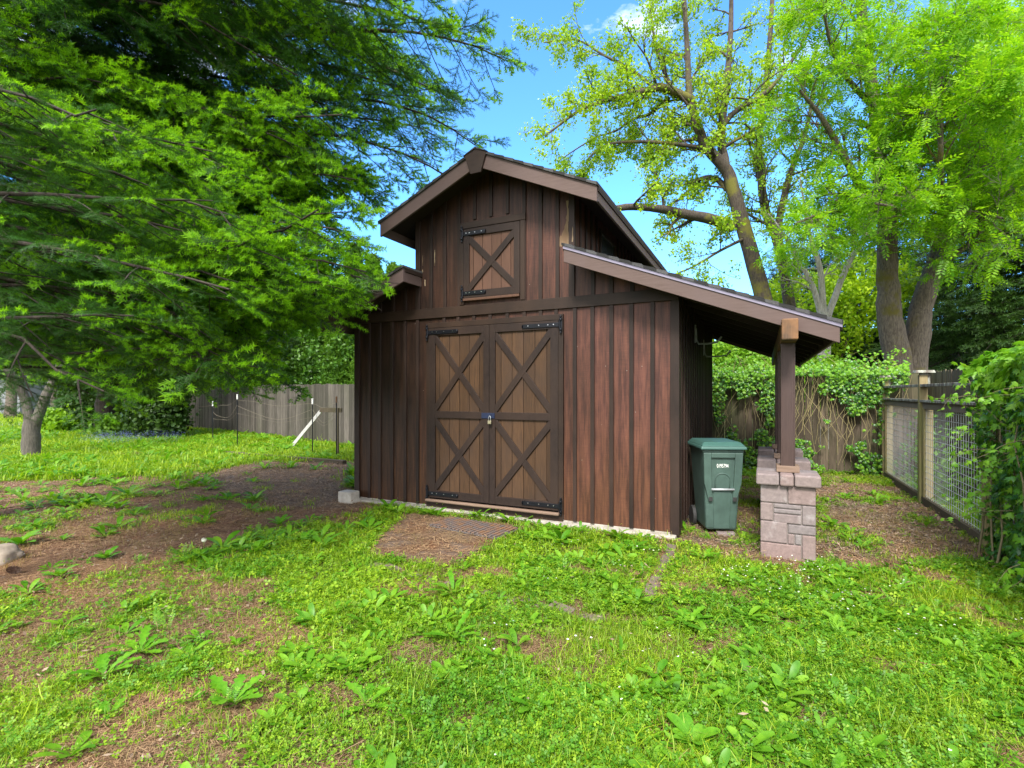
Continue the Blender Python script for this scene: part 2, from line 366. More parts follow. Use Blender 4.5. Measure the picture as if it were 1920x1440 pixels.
BRICK_B = [G(700, 1060), G(850, 1100), G(1000, 1130), G(1110, 1156), G(1213, 1162)]
def segdist(x, y, a, b):
    ax, ay = a[:2]; bx, by = b[:2]; dx, dy = bx - ax, by - ay
    t = np.clip(((x - ax) * dx + (y - ay) * dy) / (dx * dx + dy * dy), 0, 1)
    return np.hypot(x - ax - t * dx, y - ay - t * dy)
def density(x, y):
    """0..1 how much green grows here"""
    wx = x + (fbm(x, y, .9, 3) - .5) * .9; wy = y + (fbm(x, y, .9, 11) - .5) * .9
    d = np.full(np.shape(x), .93)
    big = fbm(x, y, 1.3, 21); sm = fbm(x, y, .38, 31)
    d = d * np.clip((sm * .75 + fbm(x, y, 2.0, 63) * .55 - .47) * 6, .14, 1)
    d = np.where(inpoly(wx, wy, Z_PATCHY), np.clip((.5 * big + .6 * sm - .535) * 6, .08, .8), d)
    d = np.where(inpoly(wx, wy, Z_WEEDY), np.clip((sm - .54) * 5, .02, .45), d)
    d = np.where(inpoly(wx, wy, Z_BED), .35, d)
    d = np.where(inpoly(wx, wy, Z_MULCH2), np.clip((sm - .42) * 5, .05, .7), d)
    d = np.where(inpoly(wx, wy, Z_MULCH), np.clip((sm - .55) * 4, .02, .5), d)
    d = np.where(inpoly(wx, wy, Z_BARK), np.clip((sm - .66) * 4, 0, .3), d)
    d = np.where(inpoly(wx, wy, Z_PATH), np.clip((sm - .68) * 3, 0, .2), d)
    # strip along the foot of the side and back fences stays green
    d = np.where((y > 4.9) & (x > -1) & (x < 3), np.maximum(d, .7), d)
    sx = x + (fbm(x, y, .4, 5) - .5) * .16; sy = y + (fbm(x, y, .4, 9) - .5) * .16
    d = np.where(inpoly(sx, sy, SLAB), 0, d)
    d = np.where(segdist(x, y, *BRICK_A) < .06 + .08 * (sm - .5), 0, d)
    for i in range(len(BRICK_B) - 1):
        d = np.where((segdist(x, y, BRICK_B[i], BRICK_B[i + 1]) < .05) & (sm > .42), 0.05, d)
    d = np.where((x > -4.75) & (x < .03) & (y > -.10) & (y < 4.45), 0, d)
    d = np.where((x > -4.75) & (x < .03) & (y > -.22) & (y < 0), d * .25, d)
    return d
def gz(x, y):
    """ground height"""
    far = np.clip((np.hypot(x + 2, y) - 30) / 60, 0, 1)
    near = (fbm(x, y, .8, 77) - .5) * .05 + (fbm(x, y, .24, 78) - .5) * .034
    flat = np.clip((np.maximum(np.maximum(-4.9 - x, x - .2), np.maximum(-.5 - y, y - 4.6))) / .6, 0, 1)
    return near * flat + far * (fbm(x, y, 30, 5) - .4) * 1.5

def axis(lo, hi, step, far, grow=1.25):
    a = list(np.arange(lo, hi + step / 2, step)); s = step; x = hi
    while x < far: s *= grow; x += s; a.append(x)
    s = step; x = lo; pre = []
    while x > -far: s *= grow; x -= s; pre.append(x)
    return np.array(pre[::-1] + a)
gx = axis(-9.0, 5.0, .05, 450); gy = axis(-5.8, 7.5, .05, 450)
GX, GY = np.meshgrid(gx, gy)
V = np.stack([GX.ravel(), GY.ravel(), gz(GX, GY).ravel()], 1)
nx, ny = len(gx), len(gy)
I = np.arange(nx * ny).reshape(ny, nx)
a, b_, c_, d_ = I[:-1, :-1].ravel(), I[:-1, 1:].ravel(), I[1:, 1:].ravel(), I[1:, :-1].ravel()
T = np.concatenate([np.stack([a, b_, c_], 1), np.stack([a, c_, d_], 1)])
def ground_mat():
    m, n, l, b = mat('yard_soil')
    at_ = n.new('ShaderNodeAttribute'); at_.attribute_name = 'growth'
    at2 = n.new('ShaderNodeAttribute'); at2.attribute_name = 'mulch'
    f = noise(n, l, 38, 8, .75); f2 = noise(n, l, 3.2, 6, .65); f3 = noise(n, l, 140, 4, .7)
    r = ramp(n, [(.30, (.050, .027, .017)), (.5, (.145, .075, .043)), (.66, (.27, .155, .095))]); l.new(f.outputs[0], r.inputs[0])
    r2 = ramp(n, [(.38, (.18, .080, .045)), (.62, (.29, .20, .14))]); l.new(f2.outputs[0], r2.inputs[0])
    c = mixrgb(n, l, r.outputs[0], r2.outputs[0], .38)
    rm = ramp(n, [(.32, (.05, .036, .028)), (.5, (.15, .11, .085)), (.66, (.36, .29, .23))]); l.new(f.outputs[0], rm.inputs[0])
    c = mixrgb(n, l, c, rm.outputs[0], at2.outputs['Fac'])
    f5 = noise(n, l, 7.5, 7, .75); r5 = ramp(n, [(.34, (.42, .38, .36)), (.5, (.95, .95, .95)), (.66, (1.35, 1.3, 1.2))]); l.new(f5.outputs[0], r5.inputs[0]); c = mixrgb(n, l, c, r5.outputs[0], 1.0, 'MULTIPLY')
    r3 = ramp(n, [(.3, (.045, .085, .012)), (.7, (.10, .17, .018))]); l.new(f.outputs[0], r3.inputs[0])
    mr = n.new('ShaderNodeMath'); mr.operation = 'MULTIPLY'; mr.inputs[1].default_value = .85; l.new(at_.outputs['Fac'], mr.inputs[0])
    c = mixrgb(n, l, c, r3.outputs[0], mr.outputs[0])
    l.new(c, b.inputs['Base Color']); b.inputs['Roughness'].default_value = .97; b.inputs['Specular IOR Level'].default_value = .15
    ad = n.new('ShaderNodeMath'); ad.operation = 'ADD'; l.new(f.outputs[0], ad.inputs[0]); l.new(f3.outputs[0], ad.inputs[1])
    bump(n, l, ad.outputs[0], b, .9, .02); return m
ground = big_mesh('ground', [(V, T, 0)], [ground_mat()], smooth=True); ground['kind'] = 'structure'
att = ground.data.attributes.new('growth', 'FLOAT', 'POINT'); att.data.foreach_set('value', np.clip(density(GX, GY), 0, 1).ravel().astype(np.float32))
wxx = GX + (fbm(GX, GY, .9, 3) - .5) * .9; wyy = GY + (fbm(GX, GY, .9, 11) - .5) * .9
mul = (inpoly(wxx, wyy, Z_BARK) | inpoly(wxx, wyy, Z_MULCH) | inpoly(wxx, wyy, Z_MULCH2)).astype(np.float32)
att = ground.data.attributes.new('mulch', 'FLOAT', 'POINT'); att.data.foreach_set('value', mul.ravel())

# ------------------------------------------------------------------ road and far lawn side
def strip(name, p0, p1, w, m_, z):
    a = Vector(p0[:2]); b = Vector(p1[:2]); t = (b - a).normalized(); nn = Vector((-t.y, t.x)) * w / 2
    mb = MB(); mb.add([(a.x - nn.x, a.y - nn.y, z), (b.x - nn.x, b.y - nn.y, z), (b.x + nn.x, b.y + nn.y, z), (a.x + nn.x, a.y + nn.y, z)], [(0, 1, 2, 3)])
    o = mb.build(name, m_); o['kind'] = 'structure'; return o
ra = at(-700, 735, 30); rb = at(420, 735, 23.5)
strip('road', (ra.x, ra.y, 0), (rb.x, rb.y, 0), 4.2, M['asphalt'], .05)

# ------------------------------------------------------------------ BARN
barn = thing('barn', (-2.365, 0, 0), 'dark brown stained board-and-batten barn with raised centre roof, double X-braced doors and side porch roof', 'barn')
OFF = (-2.365, 0, 0)
def B(mb, name, mats, parent=barn, bevel=.003, **k): return mb.build(name, mats, parent, bevel, off=OFF, **k)
XL, XR, D = -4.73, 0.0, 4.40
ML, MR = -3.59, -1.24          # centre bay walls
ZB0, ZB1 = 2.69, 2.83          # belly band
# roof lines (top surface) z as function of x
SU = .444
def zup(x): return 4.70 - SU * abs(x + 2.375)
SL = .387
def zlr(x): return 3.375 - SL * (x + 1.23)
def zll(x): return 3.365 - .405 * (-3.503 - x)
TR = .055                      # roof deck thickness (vertical)
# front wall
w = MB()
w.box(XL + .02, -3.40, .0, .02, .05, ZB0 + .05); w.box(-3.40, -1.36, .0, .02, 2.55, ZB0 + .05); w.box(-1.36, XR - .02, .0, .02, .05, ZB0 + .05)
w.prism([(XL + .02, ZB0 + .05), (ML, ZB0 + .05), (ML, zll(-3.59) - TR), (XL + .02, zll(XL) - TR)], 0, .02)
w.prism([(ML, ZB0 + .05), (MR, ZB0 + .05), (MR, zup(MR) - TR), (-2.375, 4.70 - TR), (ML, zup(ML) - TR)], -.001, .02)
w.prism([(MR, ZB0 + .05), (XR - .02, ZB0 + .05), (XR - .02, zlr(0) - TR), (MR, zlr(MR) - TR)], 0, .02)
B(w, 'front_wall', M['siding'], bevel=0)
bt = MB()
BW = .024
for x in (-4.475, -4.272, -4.04, -3.803, -3.583): bt.box(x - BW, x + BW, -.022, .002, .05, ZB0)
for x in (-1.215, -.991, -.756, -.517, -.274): bt.box(x - BW, x + BW, -.022, .002, .05 if x > -1.2 else .05, ZB0)
for x in (-3.13, -2.9, -2.653, -2.4, -2.147, -1.9, -1.673, -1.461): bt.box(x - BW, x + BW, -.022, .002, 2.60, ZB0)
for x in (-4.475, -4.26, -4.02, -3.80): bt.box(x - BW, x + BW, -.022, .002, ZB1, zll(x) - TR)
for x in (-.984, -.757, -.509, -.26): bt.box(x - BW, x + BW, -.022, .002, ZB1, zlr(x) - TR)
for x in (-3.346, -3.115, -2.884, -1.9, -1.673, -1.443): bt.box(x - BW, x + BW, -.023, .002, ZB1, zup(x) - TR)
for x in (-2.64, -2.39, -2.144): bt.box(x - BW, x + BW, -.023, .002, 3.99, zup(x) - TR)
B(bt, 'batten', M['batten'])
for (x0, x1, z0, z1) in ((XL - .025, XL + .07, .03, zll(XL) - TR), (XR - .075, XR + .025, .03, zlr(0) - TR)):
    cb = MB(); cb.box(x0, x1, -.028, .03, z0, z1); B(cb, 'corner_board', M['batten'])
for (x0, x1) in ((ML - .02, ML + .06), (MR - .05, MR + .025)): cb = MB(); cb.box(x0, x1, -.029, .03, ZB1, zup(x0) - TR - .01); B(cb, 'corner_board', M['batten'])
cb = MB(); cb.box(XR - .01, XR + .027, .03, .10, .03, zlr(0) - TR - .01)
B(cb, 'corner_board', M['batten'])
bb = MB(); bb.box(XL - .022, XR + .022, -.034, .0, ZB0, ZB1); B(bb, 'belly_band', M['trim'])
# side, back and centre bay walls
sw = MB()
sw.box(XR - .02, XR, .021, D, .05, zlr(0) - TR); sw.box(XL, XL + .02, .021, D, .05, zll(XL) - TR)
sw.box(XL + .02, XR - .02, D - .02, D, .05, ZB1)
sw.box(MR - .02, MR, .021, D, ZB1, zup(MR) - TR - .01); sw.box(ML, ML + .02, .021, D, ZB1, zup(ML) - TR - .01)
sw.prism([(ML + .02, ZB1), (MR - .02, ZB1), (MR - .02, zup(MR) - TR), (-2.375, 4.7 - TR), (ML + .02, zup(ML) - TR)], D - .02, D)
B(sw, 'side_wall', M['siding'], bevel=0)
sb = MB(); sb2 = MB(); y = .25
while y < D - .05:
    sb.box(XR, XR + .022, y - .022, y + .022, .05, zlr(0) - TR); 
    if not 1.08 < y < 2.0: sb.box(MR, MR + .022, y - .022, y + .022, 3.35, zup(MR) - TR - .01)
    sb2.box(XL - .022, XL, y - .022, y + .022, .05, zll(XL) - TR); y += .24
B(sb, 'side_batten', M['batten']); B(sb2, 'side_batten', M['batten'])
# window in the right wall of the centre bay
wf = MB(); wy0, wy1, wz0, wz1 = 1.15, 1.92, 3.55, 3.93
for b4 in ((wy0 - .05, wy1 + .05, wz1, wz1 + .05), (wy0 - .05, wy1 + .05, wz0 - .05, wz0), (wy0 - .05, wy0, wz0, wz1), (wy1, wy1 + .05, wz0, wz1)):
    wf.box(MR + .001, MR + .035, *b4)
win = B(wf, 'window', M['trim'])
pn = MB(); pn.box(MR + .001, MR + .012, wy0, wy1, wz0, wz1); B(pn, 'pane', M['glass'], win, 0)
# foundation
fd = MB(); fd.box(XL - .02, XR - .005, -.12, D + .03, -.25, .035); fd.box(XL + .03, XR - .03, .001, .07, .03, .12); B(fd, 'foundation', M['concrete'], bevel=.01)
# roofs: deck + shingles + fascia
Y0, Y1 = -.42, 4.82
def roof_slab(mb, xa, za, xb, zb, t0, t1, y0=Y0, y1=Y1):   # top offset t0 down to t1
    mb.prism([(xa, za - t0), (xb, zb - t0), (xb, zb - t1), (xa, za - t1)], y0, y1)
def roof(name, segs, fz, label=None):
    sh = MB(); 
    for (xa, za, xb, zb) in segs: roof_slab(sh, xa, za, xb, zb, -.004, .022, Y0 - .03, Y1 + .03)
    # courses of shingle edges as small steps
    for (xa, za, xb, zb) in segs:
        ln = math.hypot(xb - xa, zb - za); k = int(ln / .14)
        for i in range(k):
            t0, t1 = i / k, (i + 1) / k; 
            if za < zb: t0, t1 = 1 - t0, 1 - t1
            X0, Z0 = xa + (xb - xa) * t0, za + (zb - za) * t0; X1, Z1 = xa + (xb - xa) * t1, za + (zb - za) * t1
            yy = Y0 - .03
            while yy < Y1:
                w_ = rnd.uniform(.18, .34); jz = rnd.uniform(.0, .004); w2 = min(yy + w_ - .004, Y1 + .03)
                sh.prism([(X0, Z0 + .004), (X1, Z1 + .003), (X1, Z1 + .014 + jz), (X0, Z0 + .006)], yy, w2); yy += w_
    rf = B(sh, name, M['shingle'], bevel=0)
    dk = MB()
    for s_ in segs: roof_slab(dk, *s_, .0225, TR + .02, Y0 + .03, Y1 - .03)
    B(dk, 'soffit', M['soffit'], rf, 0)
    return rf
up = roof('upper_roof', [(-3.935, zup(-3.935), -2.375, 4.70), (-2.375, 4.70, -.80, zup(-.80))], 0)
lr = roof('porch_roof', [(-1.23, zlr(-1.23), 1.54, zlr(1.54))], 0)
ll = roof('left_roof', [(-5.06, zll(-5.06), -3.503, zll(-3.503))], 0)
FH = .205
def fascia(segs, par, dark_cap=None):
    f = MB()
    for (xa, za, xb, zb) in segs:
        for (ya, yb) in ((Y0 - .004, Y0 + .03), (Y1 - .03, Y1 + .004)):
            f.prism([(xa, za - .022), (xb, zb - .022), (xb, zb - FH), (xa, za - FH)], ya, yb)
    return f
f = fascia([(-3.916, zup(-3.916), -2.375, 4.70), (-2.375, 4.70, -.815, zup(-.815))], up)
for x in (-3.92, -.845): f.box(x, x + .03, Y0 + .03, Y1 - .03, zup(x if x < -2 else -.815) - FH + .02, zup(x if x < -2 else -.815) - .03)
B(f, 'fascia', M['fascia'], up)
f = fascia([(-1.21, zlr(-1.21), 1.515, zlr(1.515))], lr)
f.box(1.485, 1.515, Y0 + .03, Y1 - .03, zlr(1.515) - FH + .03, zlr(1.515) - .03)
B(f, 'fascia', M['fascia'], lr)
f = fascia([(-5.035, zll(-5.035), -3.52, zll(-3.52))], ll)
f.box(-5.035, -5.005, Y0 + .03, Y1 - .03, zll(-5.035) - FH + .03, zll(-5.035) - .03)
f.box(-3.55, -3.52, Y0 + .03, 0, zll(-3.52) - FH, zll(-3.52) - .03)
B(f, 'fascia', M['fascia'], ll)
dp = MB()      # metal drip edge on the porch fascia
dp.prism([(-1.215, zlr(-1.215) - .020), (1.535, zlr(1.535) - .020), (1.535, zlr(1.535) - .055), (-1.215, zlr(-1.215) - .055)], Y0 - .016, Y0 - .004)
B(dp, 'drip_edge', M['drip'], lr, 0)
rc = MB()      # ridge block on the front gable
rc.prism([(-2.53, 4.645), (-2.375, 4.715), (-2.22, 4.645), (-2.30, 4.40), (-2.45, 4.40)], Y0 - .035, Y0 - .003); B(rc, 'ridge_block', M['trim'], up)
rg = MB(); rg.prism([(-2.55, 4.64), (-2.375, 4.725), (-2.20, 4.64), (-2.375, 4.705)], Y0 - .05, Y1 + .03); B(rg, 'ridge_cap', M['shingle'], up, 0)
# soffit joists under the porch
jo = MB(); 
for i in range(9):
    y = .05 + i * .56
    jo.prism([(.03, zlr(.03) - TR - .021), (1.48, zlr(1.48) - TR - .021), (1.48, zlr(1.48) - TR - .11), (.03, zlr(.03) - TR - .11)], y, y + .04)
B(jo, 'porch_joist', M['soffit'])
# beam and posts
bmx = MB(); bmx.box(1.03, 1.17, -.56, 4.7, 2.145, 2.345); B(bmx, 'porch_beam', M['endgrain'], bevel=.012)
PY = (-.32, .85, 2.05)
for py in PY:
    pm = MB(); pm.box(1.042, 1.155, py + .14, py + .29, .84, 2.144)
    pm.box(1.034, 1.046, py + .135, py + .295, .845, 2.144); pm.box(1.151, 1.163, py + .135, py + .295, .845, 2.144)
    po = B(pm, 'post', M['postdark'])
    pb = MB(); pb.box(.995, 1.20, py + .115, py + .315, .842, .905); B(pb, 'post_base', M['sill'], po)
# lintel, door frame, threshold
fr = MB()
fr.box(-3.415, -1.36, -.040, .0, 2.548, 2.622); fr.box(-3.415, -3.36, -.036, .0, .06, 2.555); fr.box(-1.425, -1.36, -.036, .0, .06, 2.555)
fr.box(-3.42, -1.37, -.033, .0, -.0, .115)
B(fr, 'door_frame', M['trim'], bevel=.004)
so = MB(); so.box(-3.40, -1.40, -.095, -.037, .115, .150); B(so, 'door_sill', M['sill'], bevel=.012)
def bar(mb, x0, z0, x1, z1, wd, y0, y1):
    d = Vector((x1 - x0, 0, z1 - z0)); l_ = d.length; d.normalize(); nrm = Vector((-d.z, 0, d.x)) * wd / 2
    p = [(x0 + nrm.x, z0 + nrm.z), (x1 + nrm.x, z1 + nrm.z), (x1 - nrm.x, z1 - nrm.z), (x0 - nrm.x, z0 - nrm.z)]
    mb.prism(p, y0, y1)
def clipbar(mb, x0, z0, x1, z1, wd, y0, y1, bx):
    """diagonal bar whose ends stop at the stiles and rails (bx = x0,x1,z0,z1)"""
    d = Vector((x1 - x0, 0, z1 - z0)).normalized(); nrm = Vector((-d.z, 0, d.x)) * wd / 2
    p = [Vector((x0, 0, z0)) - d * .2 + nrm, Vector((x1, 0, z1)) + d * .2 + nrm, Vector((x1, 0, z1)) + d * .2 - nrm, Vector((x0, 0, z0)) - d * .2 - nrm]
    poly = [(q.x, q.z) for q in p]
    for ax, lim, sgn in ((0, bx[0], 1), (0, bx[1], -1), (1, bx[2], 1), (1, bx[3], -1)):
        out = []
        for i in range(len(poly)):
            a_, b2 = poly[i], poly[(i + 1) % len(poly)]; ia = (a_[ax] - lim) * sgn >= 0; ib = (b2[ax] - lim) * sgn >= 0
            if ia: out.append(a_)
            if ia != ib:
                t = (lim - a_[ax]) / (b2[ax] - a_[ax]); out.append((a_[0] + (b2[0] - a_[0]) * t, a_[1] + (b2[1] - a_[1]) * t))
        poly = out
    mb.prism(poly, y0, y1)
def leaf_door(name, x0, x1, z0, z1, nplank, stile, rail, midz, mat_p, sl=None, sr=None):
    sl = sl or stile; sr = sr or stile
    d = MB(); wv = (x1 - x0) / nplank
    for i in range(nplank): d.box(x0 + i * wv + .003, x0 + (i + 1) * wv - .003, -.012, .0, z0 + .002, z1 - .002)
    door = B(d, name, mat_p, bevel=.004)
    bk = MB(); bk.box(x0, x1, .001, .018, z0, z1); B(bk, 'backing', M['soffit'], door, 0)
    s = MB(); yf = -.040
    s.box(x0, x0 + sl, yf, -.012, z0, z1); s.box(x1 - sr, x1, yf, -.012, z0, z1)
    s.box(x0 + sl, x1 - sr, yf + .001, -.012, z1 - rail, z1); s.box(x0 + sl, x1 - sr, yf + .001, -.012, z0, z0 + rail)
    if midz: s.box(x0 + sl, x1 - sr, yf + .001, -.012, midz - .048, midz + .048)
    B(s, 'rail', M['brace'], door, .004)
    zs = [z0 + rail] + ([midz - .048, midz + .048] if midz else []) + [z1 - rail]
    for k in range(0, len(zs), 2):
        a_, b2 = zs[k], zs[k + 1]; bx = (x0 + sl, x1 - sr, a_, b2)
        for j, (u, v) in enumerate(((a_, b2), (b2, a_))):
            br = MB(); e = .035
            clipbar(br, bx[0], u + (e if u < v else -e), bx[1], v - (e if u < v else -e), .082, yf + .004 + .003 * j, -.0125, bx)
            B(br, 'brace', M['brace'], door, .003)
    return door
def hinge(door, x, z, sgn, ln, vert=.12):
    h = MB(); y = -.052
    h.box(min(x, x + sgn * ln), max(x, x + sgn * ln), y, -.0405, z - .027, z + .027)
    h.tube([(x + sgn * ln, y + .006, z - .0001), (x + sgn * (ln + .012), y + .006, z)], [.027, .02], 10)
    h.box(x - .018 - sgn * .02, x + .018 - sgn * .02, y, -.0405, z - .085, z + .085)
    for q in (-.1, -.06, .06, .1): h.tube([(x - sgn * .02, y - .004, z + q - .012), (x - sgn * .02, y - .004, z + q + .012)], [.02 if abs(q) < .08 else .013] * 2, 10)
    h.tube([(x - sgn * .005, y - .008, z - .05), (x - sgn * .005, y - .008, z + .05)], .011, 8)
    ho = B(h, 'hinge', M['iron'], door, .003)
    for t in (.15, .30, .55, .85):
        s = MB(); s.tube([(x + sgn * ln * t, y - .006, z + .004), (x + sgn * ln * t, y + .002, z + .004)], .007, 8); B(s, 'screw', M['screw'], ho, 0)
dl = leaf_door('door', -3.362, -2.406, .165, 2.545, 6, .095, .105, 1.335, M['door'], .095, .085)
dr = leaf_door('door', -2.400, -1.426, .165, 2.545, 6, .105, .105, 1.335, M['door'], .085, .105)
hinge(dl, -3.375, 2.485, 1, .48); hinge(dl, -3.375, .225, 1, .48); hinge(dr, -1.405, 2.49, -1, .50); hinge(dr, -1.405, .225, -1, .50)
ha = MB(); ha.box(-2.512, -2.315, -.052, -.0405, 1.298, 1.372); ha.box(-2.405, -2.335, -.058, -.052, 1.305, 1.365); ha.tube([(-2.37, -.053, 1.35), (-2.37, -.085, 1.345), (-2.37, -.085, 1.325), (-2.37, -.053, 1.32)], .006, 6)
B(ha, 'hasp', M['hasp'])
hd = leaf_door('loft_door', -2.80, -1.955, 2.925, 3.865, 6, .085, .10, None, M['hatch'])
hf = MB(); hf.box(-2.87, -1.875, -.041, .0, 3.872, 3.955); hf.box(-2.865, -2.805, -.036, .0, 2.84, 3.87); hf.box(-1.95, -1.885, -.036, .0, 2.84, 3.87)
B(hf, 'loft_frame', M['trim'], bevel=.004)
hs = MB(); hs.box(-2.80, -1.955, -.060, -.030, 2.885, 2.920); B(hs, 'loft_sill', M['hatch'], bevel=.006)
hinge(hd, -2.80, 3.80, 1, .34); hinge(hd, -2.80, 2.99, 1, .34)
# pale bare patches of weathered paint on the upper right corner
def jag(pts, j=.006):
    out = []
    for i in range(len(pts)):
        a_, b2 = pts[i], pts[(i + 1) % len(pts)]
        for t in (0, .25, .5, .75): out.append((a_[0] + (b2[0] - a_[0]) * t + rnd.uniform(-j, j), a_[1] + (b2[1] - a_[1]) * t + rnd.uniform(-j, j) * 2))
    return out
for poly, j in (([(-1.425, 3.48), (-1.295, 3.48), (-1.293, 3.60), (-1.30, 3.80), (-1.305, 4.02), (-1.325, 4.03), (-1.325, 3.85), (-1.345, 3.72), (-1.38, 3.64), (-1.415, 3.58)], .009),
                ([(-3.503, 3.46), (-3.499, 3.46), (-3.499, 3.60), (-3.502, 3.60)], .003), ([(-3.298, 3.44), (-3.292, 3.44), (-3.290, 3.64), (-3.294, 3.66)], .004),
                ([(-3.47, 3.16), (-3.455, 3.17), (-3.45, 3.24), (-3.465, 3.25)], .006), ([(-3.505, 3.36), (-3.498, 3.36), (-3.498, 3.40), (-3.504, 3.40)], .003)):
    pp = MB(); pp.prism(jag(poly, j), -.0048, -.001); B(pp, 'bare_patch', M['bare'], bevel=0)
pp = MB(); pp.prism(jag([(-1.245, 3.50), (-1.232, 3.50), (-1.232, 3.66), (-1.24, 3.70)], .004), -.0325, -.0292); B(pp, 'bare_patch', M['bare'], bevel=0)
# tubular hooks under the porch roof
for (y, z0, ln) in ((1.62, 2.33, .30), (2.75, 2.22, .36)):
    hk = MB(); pts = [(.024, y, z0 + .22), (.03, y, z0 + .06), (.06, y, z0), (ln * .6, y, z0 - .004), (ln, y, z0 + .01), (ln + .06, y, z0 + .09)]
    hk.tube(pts, .013, 8); hk.box(.001, .024, y - .03, y + .03, z0 + .02, z0 + .27); B(hk, 'storage_hook', M['steel'], bevel=0, smooth=False)
# padlock hanging from the hasp
pl = thing('padlock', (-2.37, -.085, 1.262), 'small brass padlock hanging from the blue hasp of the barn doors', 'padlock')
q = MB(); q.box(-.024, .024, -.014, .014, -.035, .012); q.build('lock_body', M['brass'], pl, .005)
q = MB(); q.tube([(-.014, 0, .01), (-.014, 0, .055), (-.006, 0, .07), (.006, 0, .07), (.014, 0, .055), (.014, 0, .01)], .0045, 8); q.build('shackle', M['steel'], pl, 0, True)
# concrete block at left corner
cbk = thing('concrete_block', (-4.70, -.20, 0), 'pale square concrete block set on the ground at the left corner of the barn', 'block')
q = MB(); q.box(-.12, .13, -.10, .09, -.03, .17); q.build('block', M['concrete'], cbk, .012)

# ------------------------------------------------------------------ step slab, mat
def noisy_top(poly, z, mb, sub=14):
    pass
sl = MB(); c0 = [(p[0], p[1]) for p in SLAB]; sl.prism(c0, -.06, .022, 'z'); o = sl.build('doorstep_slab', M['slab'], None, .012)
tagp(o, 'brown needle-covered concrete slab on the ground before the barn doors', 'slab')
ma_, mb_, mc_ = Vector(G(803, 991)), Vector(G(931, 1016)), Vector(G(972, 997))
mw, mh = (mb_ - ma_).length, (mc_ - mb_).length; mrz = math.atan2(mb_.y - ma_.y, mb_.x - ma_.x)
dm = thing('door_mat', (ma_.x, ma_.y, .024), 'flat ribbed rubber door mat lying on the brown slab before the doors', 'door mat', None, mrz)
mh = min(mh, .5)
q = MB(); q.box(0, mw, 0, mh, 0, .014); q.build('mat_base', M['mat'], dm, .004)
k = 17
for i in range(k):
    q = MB(); x = .01 + (mw - .02) * i / k; q.box(x, x + mw / k * .62, .008, mh - .008, .0142, .030); q.build('rib', M['matrib'], dm, .005)
# bricks of the edging
def rot_box(mb, c, l_, w_, h_, rz, jit=0, mi=0):
    mx = Matrix.Translation(c) @ Matrix.Rotation(rz, 4, 'Z') @ Matrix.Rotation(rnd.uniform(-jit, jit), 4, 'X') @ Matrix.Rotation(rnd.uniform(-jit, jit), 4, 'Y')
    mb.box(-l_ / 2, l_ / 2, -w_ / 2, w_ / 2, -h_ / 2, h_ / 2, mi, mx)
proto = MB(); proto.box(-.098, .098, -.048, .048, -.03, .03); pb0 = proto.build('edging_brick', M['brick'], None, .007)
nb = 0
def place_brick(x, y, rz, lab, grp):
    global nb
    o = pb0 if nb == 0 else pb0.copy()
    if nb: COL.objects.link(o)
    nb += 1
    o.location = (x, y, gz(np.array([x]), np.array([y]))[0] - .010 + rnd.uniform(-.010, .008)); o.rotation_euler = (rnd.uniform(-.09, .09), rnd.uniform(-.07, .07), rz + rnd.uniform(-.12, .12))
    tagp(o, lab, 'brick', grp)
A0, A1 = Vector(BRICK_A[0]), Vector(BRICK_A[1]); dd = A1 - A0; k = int(dd.length / .205)
for i in range(k + 1):
    p = A0 + dd * (i / k); place_brick(p.x, p.y, math.atan2(dd.y, dd.x), 'mossy sunken brick in the short row running out from the right barn corner', 'bricks running out from the barn corner')
for j in range(len(BRICK_B) - 1):
    A0, A1 = Vector(BRICK_B[j]), Vector(BRICK_B[j + 1]); dd = A1 - A0; k = max(1, int(dd.length / .23))
    for i in range(k):
        p = A0 + dd * (i / k)
        place_brick(p.x, p.y, math.atan2(dd.y, dd.x), 'half buried mossy brick in the long row crossing the grass before the slab', 'bricks crossing the lawn in front')

# ------------------------------------------------------------------ paver pillars
def pillar(y0, label, flip):
    base = (1.09, y0, 0); t = thing('stone_pillar', base, label, 'pillar', 'paver pillars under the porch posts')
    s = MB(); W0, W1, Dp = -.245, .245, .36; g = .004
    def blk(u0, u1, z0, z1, yb=.17):
        s.box(W0 + (W1 - W0) * u0 + g, W0 + (W1 - W0) * u1 - g, rnd.uniform(-.004, .004), yb, z0 + g, z1 - g)
    def U(u): return 1 - u if flip else u
    fr_ = [(0, .5, .545, .725), (.5, 1, .545, .725), (0, .245, .365, .545), (.245, .75, .495, .545), (.245, .75, .445, .495), (.245, .75, .350, .445), (.75, 1, .350, .545),
           (0, .5, .15, .365), (.5, 1, .255, .350), (.5, .625, .15, .255), (.625, .75, .15, .255), (.75, 1, -.08, .255), (0, .75, -.08, .15)]
    for (a_, b2, c2, d2) in fr_:
        a_, b2 = sorted((U(a_), U(b2))); blk(a_, b2, c2, d2)
    z = -.08
    for h_ in (.23, .10, .10, .09, .15, .135):
        a_ = rnd.uniform(.3, .7)
        for (q0, q1) in ((0, a_), (a_, 1)):
            s.box(W0 + (W1 - W0) * q0 + g, W0 + (W1 - W0) * q1 - g, .176, Dp, z + g, z + h_ - g)
        z += h_
    s.build('shaft', M['paver'], t, .010)
    mo = MB(); mo.box(W0 + .02, W1 - .02, .018, Dp - .018, -.08, .73); mo.build('mortar', M['mortar'], t, 0)
    c = MB()
    for (u0, u1, v0, v1) in ((-.28, -.075, -.05, .19), (-.068, .052, -.052, .19), (.058, .283, -.05, .19), (-.28, .0, .197, .41), (.007, .283, .197, .41)):
        c.box(u0, u1, v0, v1, .727, .84 + rnd.uniform(-.002, .001))
    c.build('capstone', M['paver'], t, .016)
